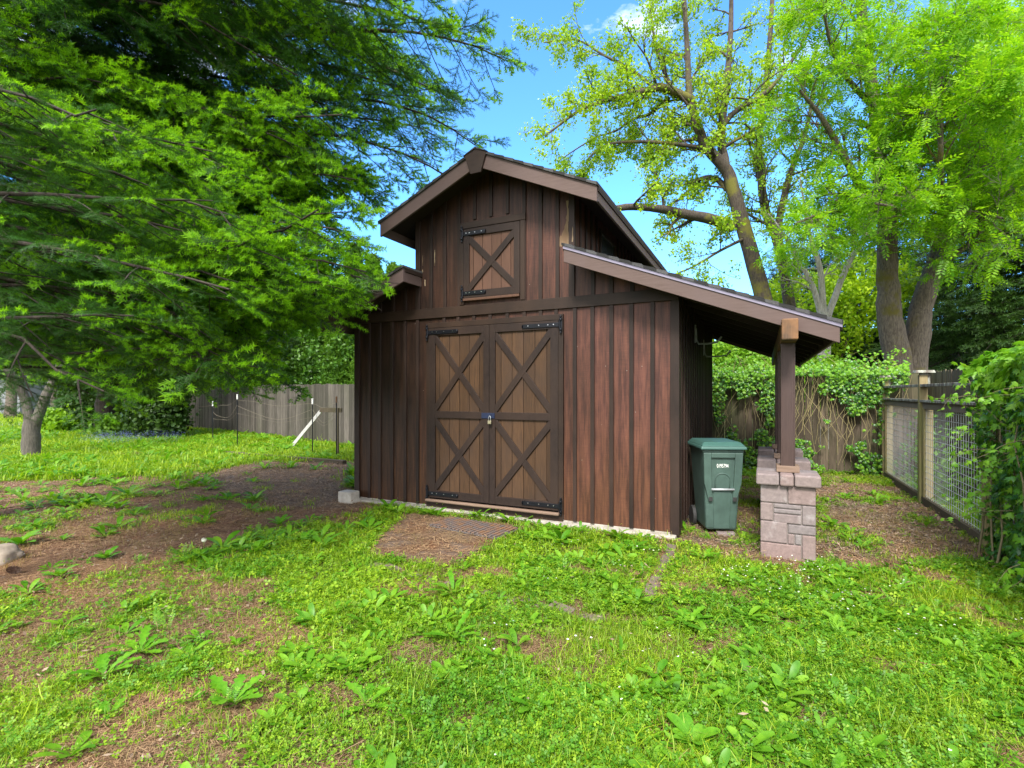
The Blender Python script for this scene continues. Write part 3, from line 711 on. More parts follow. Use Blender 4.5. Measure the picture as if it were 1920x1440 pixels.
pillar(PY[0], 'pinkish grey paver pillar nearest the camera carrying the front porch post', False)
pillar(PY[1], 'paver pillar directly behind the front one, carrying the middle porch post', True)
pillar(PY[2], 'farthest paver pillar, showing only its cap behind the other two', False)

# ------------------------------------------------------------------ wheeled bin
bc = G(1354, 999, .03)
bn = thing('trash_bin', (bc[0], bc[1], .0), 'green wheeled plastic bin with white number standing beside the dark side wall of the barn', 'trash bin', None, R(21))
q = MB(); q.frustum((-.205, .205, .03, .50), (-.265, .265, -.03, .60), .055, .985); q.build('body', M['bin'], bn, .03)
q = MB(); q.box(-.275, .275, -.042, .61, .955, .992); q.build('rim', M['bin'], bn, .012)
q = MB(); q.frustum((-.305, .305, -.085, .65), (-.295, .295, -.075, .64), .993, 1.03); q.frustum((-.29, .29, -.07, .63), (-.245, .245, .0, .57), 1.03, 1.075)
q.build('lid', M['bin2'], bn, .012)
def fy(z): return .03 - .06 * (z - .055) / .93       # front face y at a height
def xs(z): return .205 + .06 * (z - .055) / .93
q = MB()
for s_ in (-1, 1):         # flared side pillars framing the recessed panel
    pts = [(s_ * (xs(.955) - .002), .955), (s_ * .155, .955), (s_ * .158, .86), (s_ * .135, .40), (s_ * .185, .40), (s_ * (xs(.6) + .006), .60)]
    f0 = [(x, fy(z) - .028, z) for x, z in pts]; f1 = [(x, fy(z) + .03, z) for x, z in pts]
    k = len(pts); q.add(f0 + f1, [tuple(range(k)), tuple(range(2 * k - 1, k - 1, -1))] + [(i, i + k, (i + 1) % k + k, (i + 1) % k) for i in range(k)])
f0 = [(x, fy(z) - .027, z) for x, z in ((-.157, .955), (.157, .955), (.157, .895), (-.157, .895))]; f1 = [(x, y + .05, z) for x, y, z in f0]
q.add(f0 + f1, [(0, 1, 2, 3), (7, 6, 5, 4), (0, 4, 5, 1), (1, 5, 6, 2), (2, 6, 7, 3), (3, 7, 4, 0)])
pts = [(-.12, .50), (.12, .50), (.105, .07), (-.105, .07)]
f0 = [(x, fy(z) - .010, z) for x, z in pts]; f1 = [(x, y + .03, z) for x, y, z in f0]
q.add(f0 + f1, [(0, 1, 2, 3), (7, 6, 5, 4), (0, 4, 5, 1), (1, 5, 6, 2), (2, 6, 7, 3), (3, 7, 4, 0)])
q.build('front_ribs', M['bin'], bn, .008)
q = MB(); pts = [(-.095, .54), (-.098, .62)] + [(.098 * math.cos(a_), .64 + .075 * math.sin(a_)) for a_ in [math.pi - i * math.pi / 10 for i in range(11)]] + [(.098, .62), (.095, .54)]
q.tube([(x, fy(z) - .002, z) for x, z in pts], .006, 6); q.build('arch_rib', M['bin'], bn, 0, True)
q = MB(); q.tube([(-.150, fy(.53) - .030, .533), (.150, fy(.53) - .030, .533)], .0125, 12); q.build('grab_bar', M['steel'], bn, 0, True)
for s_ in (-1, 1):
    q = MB(); q.tube([(s_ * .225, .50, .12), (s_ * .275, .50, .12)], .125, 24); w_ = q.build('wheel', M['rubber'], bn, .008)
    q = MB(); q.box(s_ * .16 - .027, s_ * .16 + .027, fy(.42) - .034, fy(.42) - .0285, .395, .445); q.build('bracket', M['rubber'], bn, .003)
bn.scale = (.84, .92, 1)
tx = bpy.data.curves.new('number', 'FONT'); tx.body = '0195794'; tx.size = .062; tx.extrude = .0015; tx.align_x = 'CENTER'; tx.offset = .0
to = bpy.data.objects.new('tmp', tx); COL.objects.link(to); bpy.context.view_layer.update()
me = bpy.data.meshes.new_from_object(to.evaluated_get(bpy.context.evaluated_depsgraph_get())); bpy.data.objects.remove(to)
me.materials.clear(); me.materials.append(M['white']); no = bpy.data.objects.new('number', me); COL.objects.link(no); no.parent = bn
no.location = (0, fy(.80) - .003, .782); no.rotation_euler = (R(90 - 3.7), 0, 0); no.scale = (.72, 1, 1)
pbk = thing('paver_block', G(1361, 1003), 'small pale brick lying flat under the front of the green bin', 'brick', None, R(20))
q = MB(); q.box(-.10, .10, -.05, .05, -.03, .035); q.build('brick', M['paver'], pbk, .006)

# ------------------------------------------------------------------ fences
def board_fence(name, a, b, h, m_, label, facing, lean=.0, cap=False, board=.14, posts=True):
    a = Vector(a); b = Vector(b); d = (b - a); L_ = d.length; rz = math.atan2(d.y, d.x)
    t = thing(name, (a.x, a.y, 0), label, 'fence', None, rz)
    mb = MB(); x = 0
    while x < L_:
        w_ = board * rnd.uniform(.93, 1.05); hh = h + rnd.uniform(-.025, .02); yo = rnd.uniform(-.006, .006); sk = rnd.uniform(-.006, .006)
        c = .018
        mb.prism([(x + .003, -.02), (x + w_ - .004, -.02), (x + w_ - .004 + sk, hh - c), (x + w_ - .004 - c + sk, hh), (x + c + sk, hh), (x + .003 + sk, hh - c)], yo - .009, yo + .009)
        x += w_
    mb.build('boards', m_, t, 0)
    r_ = MB()
    for z in (.3, h * .55, h - .25): r_.box(0, L_, facing * .012 if facing > 0 else -.052, .052 if facing > 0 else -.012, z - .04, z + .04)
    r_.build('back_rail', m_, t, 0)
    if posts:
        x = .05
        while x < L_:
            p_ = MB(); p_.box(x, x + .09, facing * .054 if facing > 0 else -.144, .144 if facing > 0 else -.054, -.1, h - .04); p_.build('post', m_, t, .004); x += 2.4
    return t
lfa = G(342, 803); lfb = G(667, 838)
dirl = (Vector(lfb) - Vector(lfa)).normalized(); e2 = Vector(lfb) + dirl * 6
board_fence('board_fence', (lfa[0], lfa[1], 0), (e2.x, e2.y, 0), 1.90, M['fencegrey'], 'long weathered grey board fence behind the left of the barn', 1)
board_fence('board_fence', (-3.6, 6.45, 0), (3.7, 6.2, 0), 2.02, M['fencebrown'], 'brown board fence overgrown with vines behind the barn and pillars', 1)
board_fence('board_fence', (3.72, 6.2, 0), (3.62, -3.2, 0), 2.02, M['fencebrown'], 'brown board fence standing close behind the wire mesh fence on the right', 1)
# wire mesh fence on the right
FX = 3.0
mf = thing('mesh_fence', (FX, 6.1, 0), 'wooden framed fence with square galvanised wire mesh panels on the right', 'fence')
def rel(p): return (p[0] - FX, p[1] - 6.1, p[2])
def MF(mb, name, m_, bev=.004, par=None): return mb.build(name, m_, par or mf, bev, off=(FX, 6.1, 0))
posts_y = (6.0, 3.42, .95, -1.5)
for i, y in enumerate(posts_y):
    q = MB(); q.box(FX - .05, FX + .05, y - .05, y + .05, -.1, 1.90); po = MF(q, 'post', M['postwood'], .006)
    q = MB(); q.box(FX + .051, FX + .105, y - .045, y + .05, -.05, 1.42); q.box(FX - .02, FX + .1, y - .12, y - .0505, -.05, 1.42); MF(q, 'side_post', M['postwood'], .006, po)
    q = MB(); q.box(FX - .035, FX + .08, y - .04, y + .045, 1.75, 1.93, 0); q.frustum((FX - .11, FX + .13, y - .11, y + .11), (FX - .095, FX + .115, y - .095, y + .095), 1.93, 1.97)
    MF(q, 'post_cap', M['lichen'], .004, po)
for j in range(3):
    ya, yb = posts_y[j], posts_y[j + 1]
    q = MB(); q.box(FX - .015, FX + .03, yb + .051, ya - .051, 1.40, 1.50); MF(q, 'rail', M['oldwood'])
    q = MB(); q.box(FX - .05, FX + .07, yb + .051, ya - .051, 1.5015, 1.535); MF(q, 'rail_cap', M['lichen'])
    q = MB(); q.box(FX - .045, FX + .06, yb + .051, ya - .051, 1.725, 1.765); MF(q, 'top_rail', M['lichen'])
    q = MB(); q.box(FX - .03, FX + .03, yb + .051, ya - .051, -.02, .12); MF(q, 'kick_board', M['darkbeam'])
    q = MB(); y = yb + .12
    while y < ya - .08: q.tube([(FX + .01, y, .10), (FX + .01, y, 1.42)], .0032, 4, cap=False); y += .085
    z = .15
    while z < 1.40: q.tube([(FX + .004, yb + .05, z), (FX + .004, ya - .05, z)], .0032, 4, cap=False); z += .10 if z > .5 else .085
    MF(q, 'wire_mesh', M['steel'], 0)

# garden items near the left fence
beam = MB(); a = Vector(G(384, 850)); b = Vector(G(646, 871)); d = b - a; rz = math.atan2(d.y, d.x)
gb = thing('garden_border', (a.x, a.y, 0), 'old dark timber beam lying on the ground as border of the garden bed', 'timber beam', None, rz)
q = MB(); q.box(0, d.length * .48, -.06, .06, -.02, .10); q.box(d.length * .485, d.length, -.055, .065, -.02, .095); q.build('timber', M['darkbeam'], gb, .01)
stk = [((631, 861), 1.42, 'dark metal garden stake with orange tip at the right end of the garden bed'), ((586, 852), 1.36, 'dark metal garden stake with white pin, just behind the leaning board'),
       ((445, 838), 1.46, 'dark metal garden stake with two pins at the left of the garden bed'), ((399, 836), 1.25, 'dark metal garden stake farthest left before the fence')]
tops = []
for (pp_, h_, lab) in stk:
    p = G(*pp_); st_ = thing('garden_stake', p, lab, 'stake', 'stakes around the garden bed')
    q = MB(); q.tube([(0, 0, -.1), (0, 0, h_)], .014, 6); q.build('rod', M['iron'], st_, 0)
    q = MB(); q.box(-.014, .014, -.016, .016, h_ - .03, h_ + .12); q.build('clip', M['white'] if h_ != 1.42 else M['endgrain'], st_, .003)
    tops.append(Vector((p[0], p[1], h_)))
wr = MB()
for i in range(3):
    for zf, sag in ((.97, .12), (.7, .25), (.86, .5)):
        a_, b2 = tops[i], tops[i + 1]; pts = []
        for k in range(13):
            t = k / 12; p = a_.lerp(b2, t); p.z = p.z * zf - sag * 4 * t * (1 - t) * .6 + .03 * math.sin(t * 9 + i); pts.append(p)
        wr.tube(pts, .0035, 4, cap=False)
o = wr.build('garden_wire', M['oldwood'], tops and None); tagp(o, 'sagging thin wires strung between the garden stakes', 'wire')
a = Vector(G(543, 842)); pb_ = at(603, 769, 13.6)
bd = thing('leaning_board', tuple(a), 'pale grey board leaning at a slant against a short dark rail in the garden bed', 'board')
q = MB(); d = pb_ - a; v1 = Vector((0, 0, 1)); sd = d.cross(Vector((.3, 1, 0))).normalized() * .055; th = Vector((.3, 1, 0)).normalized() * .012
q.add([(-sd - th), (sd - th), (sd + th), (-sd + th), (d - sd - th), (d + sd - th), (d + sd + th), (d - sd + th)], [(0, 1, 2, 3), (7, 6, 5, 4), (0, 4, 5, 1), (1, 5, 6, 2), (2, 6, 7, 3), (3, 7, 4, 0)])
q.build('plank', plain('pale_plank', (.42, .41, .39), .8, 0, .15, 15), bd, .003)
r0, r1 = at(600, 770, 13.62), at(641, 770, 13.3)
sr = thing('support_rail', (r1.x, r1.y, 0), 'short dark horizontal board on a stake behind the leaning plank', 'board')
q = MB(); dd = r0 - r1; q.box(0, dd.length, -.02, .02, 1.12, 1.24); q.box(dd.length * .1, dd.length * .1 + .05, .021, .06, -.1, 1.24)
o = q.build('rail', M['darkbeam'], sr, .003); o.rotation_euler = (0, 0, math.atan2(dd.y, dd.x))

# boulder and cone
def blob(name, c, r, m_, label, cat, seed):
    bm = bmesh.new(); bmesh.ops.create_icosphere(bm, subdivisions=4, radius=1)
    for v in bm.verts:
        n_ = mnoise.fractal(v.co * 1.3 + Vector((seed, 0, 0)), 1, 2, 4); v.co *= 1 + .22 * n_; v.co.x *= r[0]; v.co.y *= r[1]; v.co.z *= r[2]
    me = bpy.data.meshes.new(name); bm.to_mesh(me); bm.free(); me.materials.append(m_); me.polygons.foreach_set('use_smooth', [True] * len(me.polygons))
    o = bpy.data.objects.new(name, me); COL.objects.link(o); o.location = c; return tagp(o, label, cat)
bl = G(-6, 1052); blob('boulder', (bl[0], bl[1], .03), (.22, .18, .13), M['stone'], 'tan boulder at the left edge beside the brown needle path', 'boulder', 3)
def cone(p, rz, lab, s=1.0):
    t = MB(); n_ = 0
    for i in range(70):
        u = i / 70; a_ = i * 2.399; r_ = .017 * math.sin(math.pi * min(1, .12 + u * .88)) ** .7; x = -.045 + .09 * u
        c = Vector((x, math.cos(a_) * r_, math.sin(a_) * r_ + .018)); o_ = Vector((.5, math.cos(a_), math.sin(a_))).normalized() * .012; s_ = o_.cross(Vector((1, 0, 0))).normalized() * .007
        t.add([c - s_ - o_ * .5, c + s_ - o_ * .5, c + s_ * .8 + o_, c - s_ * .8 + o_ + Vector((.002, 0, 0))], [(0, 1, 2, 3)])
    t.tube([(-.05, 0, .018), (-.02, 0, .018), (.03, 0, .018), (.05, 0, .018)], [.004, .013, .011, .003], 8)
    o = t.build('fir_cone', M['cone'], None, 0); o.location = (p[0], p[1], .01); o.rotation_euler = (0, 0, rz); o.scale = (s * 1.3,) * 3; return tagp(o, lab, 'cone')
cone(G(25, 1075), .3, 'brown fir cone lying on the needle path below the boulder')
cone(G(398, 1072), 1.2, 'small brown fir cone in the grass left of the slab', .7)

# ------------------------------------------------------------------ templates for foliage
def tri(v, t, m): return (np.array(v, float), np.array(t, int), np.array(m, int))
def grass_clump(n, h, w, spread, seed, lean=.6):
    g = rs(seed); V, T, Mi = [], [], []
    for i in range(n):
        p = g.normal(0, spread, 2); a = g.uniform(0, 2 * np.pi); L_ = h * g.uniform(.5, 1.1); ln = g.uniform(.15, lean) * L_; wd = w * g.uniform(.6, 1.2)
        dx, dy = np.cos(a), np.sin(a); sx, sy = -dy * wd, dx * wd; b = len(V)
        for t_, wf in ((0, 1), (.55, .85)):
            cx, cy, cz = p[0] + dx * ln * t_ ** 2, p[1] + dy * ln * t_ ** 2, L_ * t_ * (1 - .15 * t_)
            V += [(cx - sx * wf, cy - sy * wf, cz), (cx + sx * wf, cy + sy * wf, cz)]
        V.append((p[0] + dx * ln, p[1] + dy * ln, L_ * .82)); T += [(b, b + 1, b + 3), (b, b + 3, b + 2), (b + 2, b + 3, b + 4)]; Mi += [0] * 3
    return tri(V, T, Mi)
def rosette(n, L_, w, seed, rise=.5, lobes=True, round_=False):
    """a broad-leaved weed: n arching leaves, each with toothed outline"""
    g = rs(seed); V, T, Mi = [], [], []
    for i in range(n):
        a = 2 * np.pi * i / n + g.uniform(-.4, .4); l_ = L_ * g.uniform(.6, 1.1); r_ = g.uniform(.25, 1.0) * rise; dx, dy = np.cos(a), np.sin(a); b = len(V); k = 10
        for j in range(k + 1):
            t_ = j / k; out = l_ * t_ * math.cos(r_ * .9 - t_ * .5); up_ = l_ * (math.sin(r_) * t_ * 1.25 - .55 * t_ * t_ * math.sin(r_) ) + .004
            prof = (math.sin(np.pi * t_ ** 1.5) ** .8 if not round_ else math.sin(np.pi * t_ ** 1.1) ** .6)
            wd = w * (.10 + .9 * prof) * (1 if (not lobes or j % 2) else .55); wd = 0 if j == k else wd
            c = np.array([dx * out, dy * out, up_]); s_ = np.array([-dy, dx, 0]) * wd; fold = np.array([0, 0, .25 * wd])
            V += [tuple(c - s_ + fold), tuple(c), tuple(c + s_ + fold)]
        for j in range(k):
            o = b + 3 * j; T += [(o, o + 1, o + 4), (o, o + 4, o + 3), (o + 1, o + 2, o + 5), (o + 1, o + 5, o + 4)]; Mi += [0] * 4
    return tri(V, T, Mi)
def low_leaves(n, r, spread, hgt, seed):
    """little roundish leaves on short stalks (clover, seedlings)"""
    g = rs(seed); V, T, Mi = [], [], []
    for i in range(n):
        c = np.array([*g.normal(0, spread, 2), hgt * g.uniform(.3, 1)]); nz_ = g.normal(0, .45, 2); up_ = np.array([nz_[0], nz_[1], 1]); up_ /= np.linalg.norm(up_)
        a = np.cross(up_, [1, .3, 0]); a /= np.linalg.norm(a); b2 = np.cross(up_, a); rr = r * g.uniform(.6, 1.2); ph = g.uniform(0, 6.28)
        lob = 3
        for q_ in range(lob):
            an = ph + q_ * 2 * np.pi / lob; d = a * np.cos(an) + b2 * np.sin(an); s_ = -a * np.sin(an) + b2 * np.cos(an); b = len(V)
            V += [tuple(c), tuple(c + d * rr * .7 - s_ * rr * .45 + up_ * rr * .1), tuple(c + d * rr * 1.1 + up_ * rr * .05), tuple(c + d * rr * .7 + s_ * rr * .45 + up_ * rr * .1)]
            T += [(b, b + 1, b + 2), (b, b + 2, b + 3)]; Mi += [0] * 2
    return tri(V, T, Mi)
def fir_spray(L_, nside, nl, nw, step, seed, tip=0.0, side_len=.45):
    """flat spray of shoots with needles; the tips carry pale new growth"""
    g = rs(seed); V, T, Mi = [], [], []
    shoots = [(np.zeros(3), np.array([1., 0, g.uniform(-.08, .05)]), L_)]
    for i in range(nside):
        t_ = .12 + .75 * i / max(nside - 1, 1); sg = 1 if i % 2 else -1; an = sg * R(g.uniform(38, 58))
        shoots.append((np.array([L_ * t_, 0, 0]), np.array([math.cos(an), math.sin(an), g.uniform(-.2, .1)]), L_ * side_len * (1.15 - t_) * g.uniform(.8, 1.1)))
    for (p, d, l_) in shoots:
        d = d / np.linalg.norm(d); s_ = np.cross([0, 0, 1], d); s_ /= np.linalg.norm(s_); u = np.cross(d, s_); b = len(V); e = .0022
        V += [tuple(p + s_ * e), tuple(p - s_ * e), tuple(p + d * l_)]; T.append((b, b + 1, b + 2)); Mi.append(2)
        x = 0; k = 0
        tl = min(tip, l_ * .6) if tip else 0
        while x < l_:
            new = tl and x > l_ - tl
            an = k * 2.4 + g.uniform(-.4, .4); rad = s_ * math.cos(an) + u * (math.sin(an) * .75 + .12); nd = rad * (.85 if not new else .95) + d * (g.uniform(.45, .85) if not new else g.uniform(.0, 1.3)); nd /= np.linalg.norm(nd)
            ll_ = nl * g.uniform(.75, 1.15) * (1.12 if new else 1); c = p + d * x; w_ = np.cross(nd, u + s_ * .4); w_ = w_ / (np.linalg.norm(w_) + 1e-6) * nw * (1.5 if new else 1); b = len(V)
            V += [tuple(c - w_), tuple(c + w_), tuple(c + nd * ll_)]; T.append((b, b + 1, b + 2)); Mi.append(1 if new else 0)
            x += step * (.6 if new else 1); k += 1
    return tri(V, T, Mi)
def leaf_cluster(n, l_, w, spread, seed, droop=.2):
    g = rs(seed); V, T, Mi = [], [], []
    for i in range(n):
        c = g.normal(0, spread, 3) * np.array([1, 1, .6]); d = g.normal(0, 1, 3); d[2] -= droop; d /= np.linalg.norm(d); s_ = np.cross(d, g.normal(0, 1, 3)); s_ /= np.linalg.norm(s_); u = np.cross(d, s_)
        L2, W2 = l_ * g.uniform(.6, 1.15), w * g.uniform(.7, 1.1); b = len(V)
        V += [tuple(c), tuple(c + d * L2 * .5 - s_ * W2 + u * W2 * .3), tuple(c + d * L2 * .5 + s_ * W2 + u * W2 * .3), tuple(c + d * L2), tuple(c + d * L2 * .5)]
        T += [(b, b + 1, b + 4), (b, b + 4, b + 2), (b + 1, b + 3, b + 4), (b + 4, b + 3, b + 2)]; Mi += [0] * 4
    return tri(V, T, Mi)
def pinnate(L_, pairs, ll_, lw, seed):
    g = rs(seed); V, T, Mi = [], [], []
    b = 0; V += [(0, .0015, 0), (0, -.0015, 0), (L_, 0, -.10 * L_)]; T.append((0, 1, 2)); Mi.append(0)
    for i in range(pairs + 1):
        t_ = .22 + .78 * i / pairs; c = np.array([L_ * t_, 0, -.10 * L_ * t_ ** 2])
        for sg in ((1, -1) if i < pairs else (0,)):
            an = sg * R(g.uniform(50, 68)); d = np.array([math.cos(an), math.sin(an), g.uniform(-.35, .05)]); d /= np.linalg.norm(d); s_ = np.cross([0, 0, 1], d); s_ /= np.linalg.norm(s_)
            q_ = ll_ * (1.1 - .35 * abs(t_ - .55)) * g.uniform(.85, 1.1); b = len(V)
            V += [tuple(c), tuple(c + d * q_ * .45 - s_ * lw), tuple(c + d * q_), tuple(c + d * q_ * .45 + s_ * lw)]; T += [(b, b + 1, b + 2), (b, b + 2, b + 3)]; Mi += [0, 0]
    return tri(V, T, Mi)
def ivy_leaf(s, seed):
    out = [(0, 0), (-.30, .06), (-.52, .30), (-.28, .42), (-.36, .78), (-.12, .66), (0, 1.08), (.12, .66), (.36, .78), (.28, .42), (.52, .30), (.30, .06)]
    g = rs(seed); V = [(.42 * s, 0, .05 * s)]; V += [((y + g.uniform(-.04, .04)) * s, x * s, -abs(x) * .22 * s - .1 * y * y * s) for x, y in out]
    T = [(0, 1 + i, 1 + (i + 1) % 12) for i in range(12)]
    return tri(V, T, [0] * 12)
def scatter_var(tpls, D_, U_, S_, P_, g, remap=None):
    """choose a template at random for every site"""
    k = g.integers(0, len(tpls), len(P_)); out = []
    for i, t_ in enumerate(tpls):
        s_ = k == i
        if s_.any():
            v, tr, m = scatter(t_, frames(D_[s_], U_[s_], S_[s_]), P_[s_]); out.append((v, tr, m if remap is None else remap[m]))
    return out

# ------------------------------------------------------------------ grass and ground cover (uncountable)
def sample_ground(n, pxr, dr, seed, dpow=1.0):
    """random ground points inside the view wedge between distances dr, uniform per area"""
    g = rs(seed); u = g.uniform(0, 1, n); d = np.sqrt(dr[0] ** 2 + u * (dr[1] ** 2 - dr[0] ** 2)); px = g.uniform(pxr[0], pxr[1], n); r_ = (px - 960) / F_PX
    x = CAM[0] + d * (r_ * CT - ST); y = CAM[1] + d * (r_ * ST + CT); return x, y, d
def blocked(x, y):
    return ((x > -4.75) & (x < .03) & (y > -.02) & (y < 4.5)) | (x > 3.75)
def slabz(x, y): return np.where(inpoly(x, y, SLAB), .024, gz(x, y))
def place_cover(tpls, n, pxr, dr, seed, size, dens_fn, tilt=.25, zoff=0, zfn=None):
    g = rs(seed + 1); x, y, d = sample_ground(n, pxr, dr, seed); keep = (g.uniform(0, 1, n) < dens_fn(x, y)) & ~blocked(x, y)
    x, y = x[keep], y[keep]; m_ = len(x); P_ = np.stack([x, y, (zfn or gz)(x, y) + zoff], 1); k = g.integers(0, len(tpls), m_); out = []
    Mx = zrot(g.uniform(0, 6.28, m_), np.abs(g.normal(0, tilt, m_)), g.uniform(0, 6.28, m_), g.uniform(size[0], size[1], m_))
    for i, t_ in enumerate(tpls):
        s_ = k == i; out.append(scatter(t_, Mx[s_], P_[s_]))
    return out
W = (-120, 2040)
def lawn(x, y):      # real grass grows in clumps inside the green areas
    q_ = fbm(x, y, .55, 41); return density(x, y) * np.clip((q_ - .36) * 5, .12, 1)
def broad(x, y):
    q_ = fbm(x, y, .7, 51); return density(x, y) * np.clip((q_ - .40) * 4.5, .08, 1)
cl_n = [grass_clump(11, .055, .0019, .026, i, .95) for i in range(5)] + [grass_clump(7, .10, .0022, .02, 9 + i, .9) for i in range(1)]
cl_m = [grass_clump(11, .068, .0035, .045, 20 + i, .9) for i in range(4)]
cl_f = [grass_clump(12, .16, .009, .11, 30 + i) for i in range(4)]
gr = place_cover(cl_n, 30000, W, (1.9, 4.6), 1, (.6, 1.25), lawn) + place_cover(cl_m, 42000, W, (4.6, 9.5), 2, (.6, 1.3), lawn) \
   + place_cover(cl_f, 26000, (-120, 760), (9.5, 24), 3, (.6, 1.3), lambda x, y: density(x, y)) + place_cover(cl_f, 9000, (-300, 760), (24, 60), 4, (1.2, 2.4), lambda x, y: np.full(np.shape(x), .9))
gr += place_cover(cl_m, 9000, (1250, 2040), (5.0, 13), 5, (.6, 1.2), lambda x, y: np.where(x > 3.05, .8, density(x, y)))
o = big_mesh('grass', gr, [L['grass']]); tagp(o, 'bright green lawn grass', 'grass', kind='stuff')
dg = [grass_clump(5, .07, .0014, .03, 60 + i, 1.6) for i in range(4)]
o = big_mesh('dry_grass', place_cover(dg, 9000, W, (1.9, 7), 8, (.6, 1.3), lambda x, y: np.clip(1.05 - density(x, y), .1, 1) * (fbm(x, y, .5, 61) > .42)), [L['grassdry']]); tagp(o, 'withered straw coloured grass', 'grass', kind='stuff')
lo_n = [low_leaves(9, .011, .035, .035, 70 + i) for i in range(5)]
lo_b = [low_leaves(8, .022, .055, .05, 80 + i) for i in range(4)]
co = place_cover(lo_n, 34000, W, (1.9, 5), 11, (.7, 1.4), broad) + place_cover(lo_b, 22000, W, (3.5, 10), 12, (.6, 1.3), broad) + place_cover(lo_b, 9000, (-120, 760), (10, 22), 13, (1.3, 2.4), density)
o = big_mesh('ground_cover', co, [L['clover']]); tagp(o, 'low round-leaved plants in the grass', 'ground cover', kind='stuff')
ro = [rosette(7, .11, .016, 90 + i, .8) for i in range(3)] + [rosette(6, .14, .022, 95 + i, 1.0, False) for i in range(3)]
rw = place_cover(ro, 5600, W, (1.9, 5), 15, (.35, 1.05), lambda x, y: density(x, y) * np.clip((fbm(x, y, .8, 71) - .42) * 6, .12, 1)) \
   + place_cover(ro, 4600, W, (5, 13), 16, (.8, 1.6), lambda x, y: np.clip(density(x, y) * np.clip((fbm(x, y, .8, 71) - .40) * 6, .05, 1) + .35 * inpoly(x, y, Z_WEEDY) * (fbm(x, y, .5, 99) > .45), 0, 1))
rw += place_cover([rosette(8, .20, .028, 190 + i, 1.25, False) for i in range(4)], 5200, (-120, 700), (7, 22), 18, (.7, 1.5), lambda x, y: density(x, y) * np.clip((fbm(x, y, 1.2, 72) - .35) * 3, .1, 1) * ((x < -4.9) | (y > 5)))
o = big_mesh('broadleaf_weeds', rw, [L['weed']]); tagp(o, 'small dandelion-like weeds through the lawn', 'weeds', kind='stuff')
deepf = lambda x, y: density(x, y) * np.clip((fbm(x, y, .9, 151) - .52) * 9, 0, 1)
o = big_mesh('clover', place_cover(lo_n, 15000, W, (1.9, 5), 41, (.9, 1.7), deepf) + place_cover(lo_b, 8000, W, (4, 11), 42, (.7, 1.4), deepf), [L['deep']]); tagp(o, 'darker green clover patches in the lawn', 'clover', kind='stuff')
fern = [pinnate(.10, 7, .020, .004, 160 + i) for i in range(3)]
def fern_clump(seed):
    g = rs(seed); V, T, Mi = [], [], []
    for i in range(9):
        v, t, m = fern[i % 3]; a = g.uniform(0, 6.28); el = g.uniform(.2, 1.1); d = np.array([[math.cos(a) * math.cos(el), math.sin(a) * math.cos(el), math.sin(el)]]); fr = frames(d, np.array([[0, 0, 1.]]), np.array([g.uniform(.6, 1.2)]))
        T.append(t + sum(len(q) for q in V)); V.append(v @ fr[0].T + np.array([*g.normal(0, .01, 2), .002])); Mi.append(m)
    return (np.concatenate(V), np.concatenate(T), np.concatenate(Mi))
o = big_mesh('feathery_weeds', place_cover([fern_clump(170 + i) for i in range(4)], 1500, W, (1.9, 7), 43, (.6, 1.3), lambda x, y: density(x, y) * np.clip((fbm(x, y, .7, 161) - .48) * 7, 0, 1)), [L['weed']]); tagp(o, 'feathery leaved weeds in the lawn', 'weeds', kind='stuff')
# litter: needles, straw, leaf scraps
def stick(n, l_, w, seed):
    g = rs(seed); V, T, Mi = [], [], []
    for i in range(n):
        c = np.array([*g.normal(0, .05, 2), g.uniform(.002, .012)]); a = g.uniform(0, 6.28); d = np.array([math.cos(a), math.sin(a), g.uniform(-.12, .12)]) * l_ * g.uniform(.4, 1) / 2; s_ = np.array([-math.sin(a), math.cos(a), 0]) * w; b = len(V)
        V += [tuple(c - d - s_), tuple(c - d + s_), tuple(c + d + s_ * .6), tuple(c + d - s_ * .6)]; T += [(b, b + 1, b + 2), (b, b + 2, b + 3)]; Mi += [0, 0]
    return tri(V, T, Mi)
def chip(n, s, seed):
    g = rs(seed); V, T, Mi = [], [], []
    for i in range(n):
        c = np.array([*g.normal(0, .06, 2), g.uniform(.004, .016)]); a = g.uniform(0, 6.28); d = np.array([math.cos(a), math.sin(a), g.uniform(-.4, .4)]) * s * g.uniform(.4, 1); s_ = np.array([-math.sin(a), math.cos(a), g.uniform(-.5, .5)]) * s * .45 * g.uniform(.4, 1); b = len(V)
        V += [tuple(c - d), tuple(c + s_), tuple(c + d), tuple(c - s_)]; T += [(b, b + 1, b + 2), (b, b + 2, b + 3)]; Mi += [0, 0]
    return tri(V, T, Mi)
bare = lambda x, y: np.clip(1.0 - density(x, y), .08, 1)
li = place_cover([stick(10, .055, .0012, 100 + i) for i in range(5)], 34000, W, (1.9, 5), 21, (.7, 1.3), bare, tilt=.08, zfn=slabz) + place_cover([stick(9, .075, .0024, 110 + i) for i in range(4)], 26000, W, (5, 12), 22, (.8, 1.5), bare, tilt=.08, zfn=slabz)
li += place_cover([stick(2, .20, .0026, 115 + i) for i in range(3)], 1500, W, (1.9, 9), 24, (.6, 1.6), bare)
o = big_mesh('needle_litter', li, [L['straw']]); tagp(o, 'dry fir needles and straw on bare soil', 'needle litter', kind='stuff')
mulf = lambda x, y: np.where(inpoly(x, y, Z_BARK) | inpoly(x, y, Z_MULCH) | inpoly(x, y, Z_MULCH2), .95, .22 * (fbm(x, y, .6, 91) > .45)) * np.clip(1.2 - density(x, y), 0, 1)
o = big_mesh('bark_mulch', place_cover([chip(9, .020, 120 + i) for i in range(4)], 42000, W, (1.9, 15), 23, (.6, 1.5), mulf), [L['brownleaf']]); tagp(o, 'brown bark chips and dead leaves', 'mulch', kind='stuff')
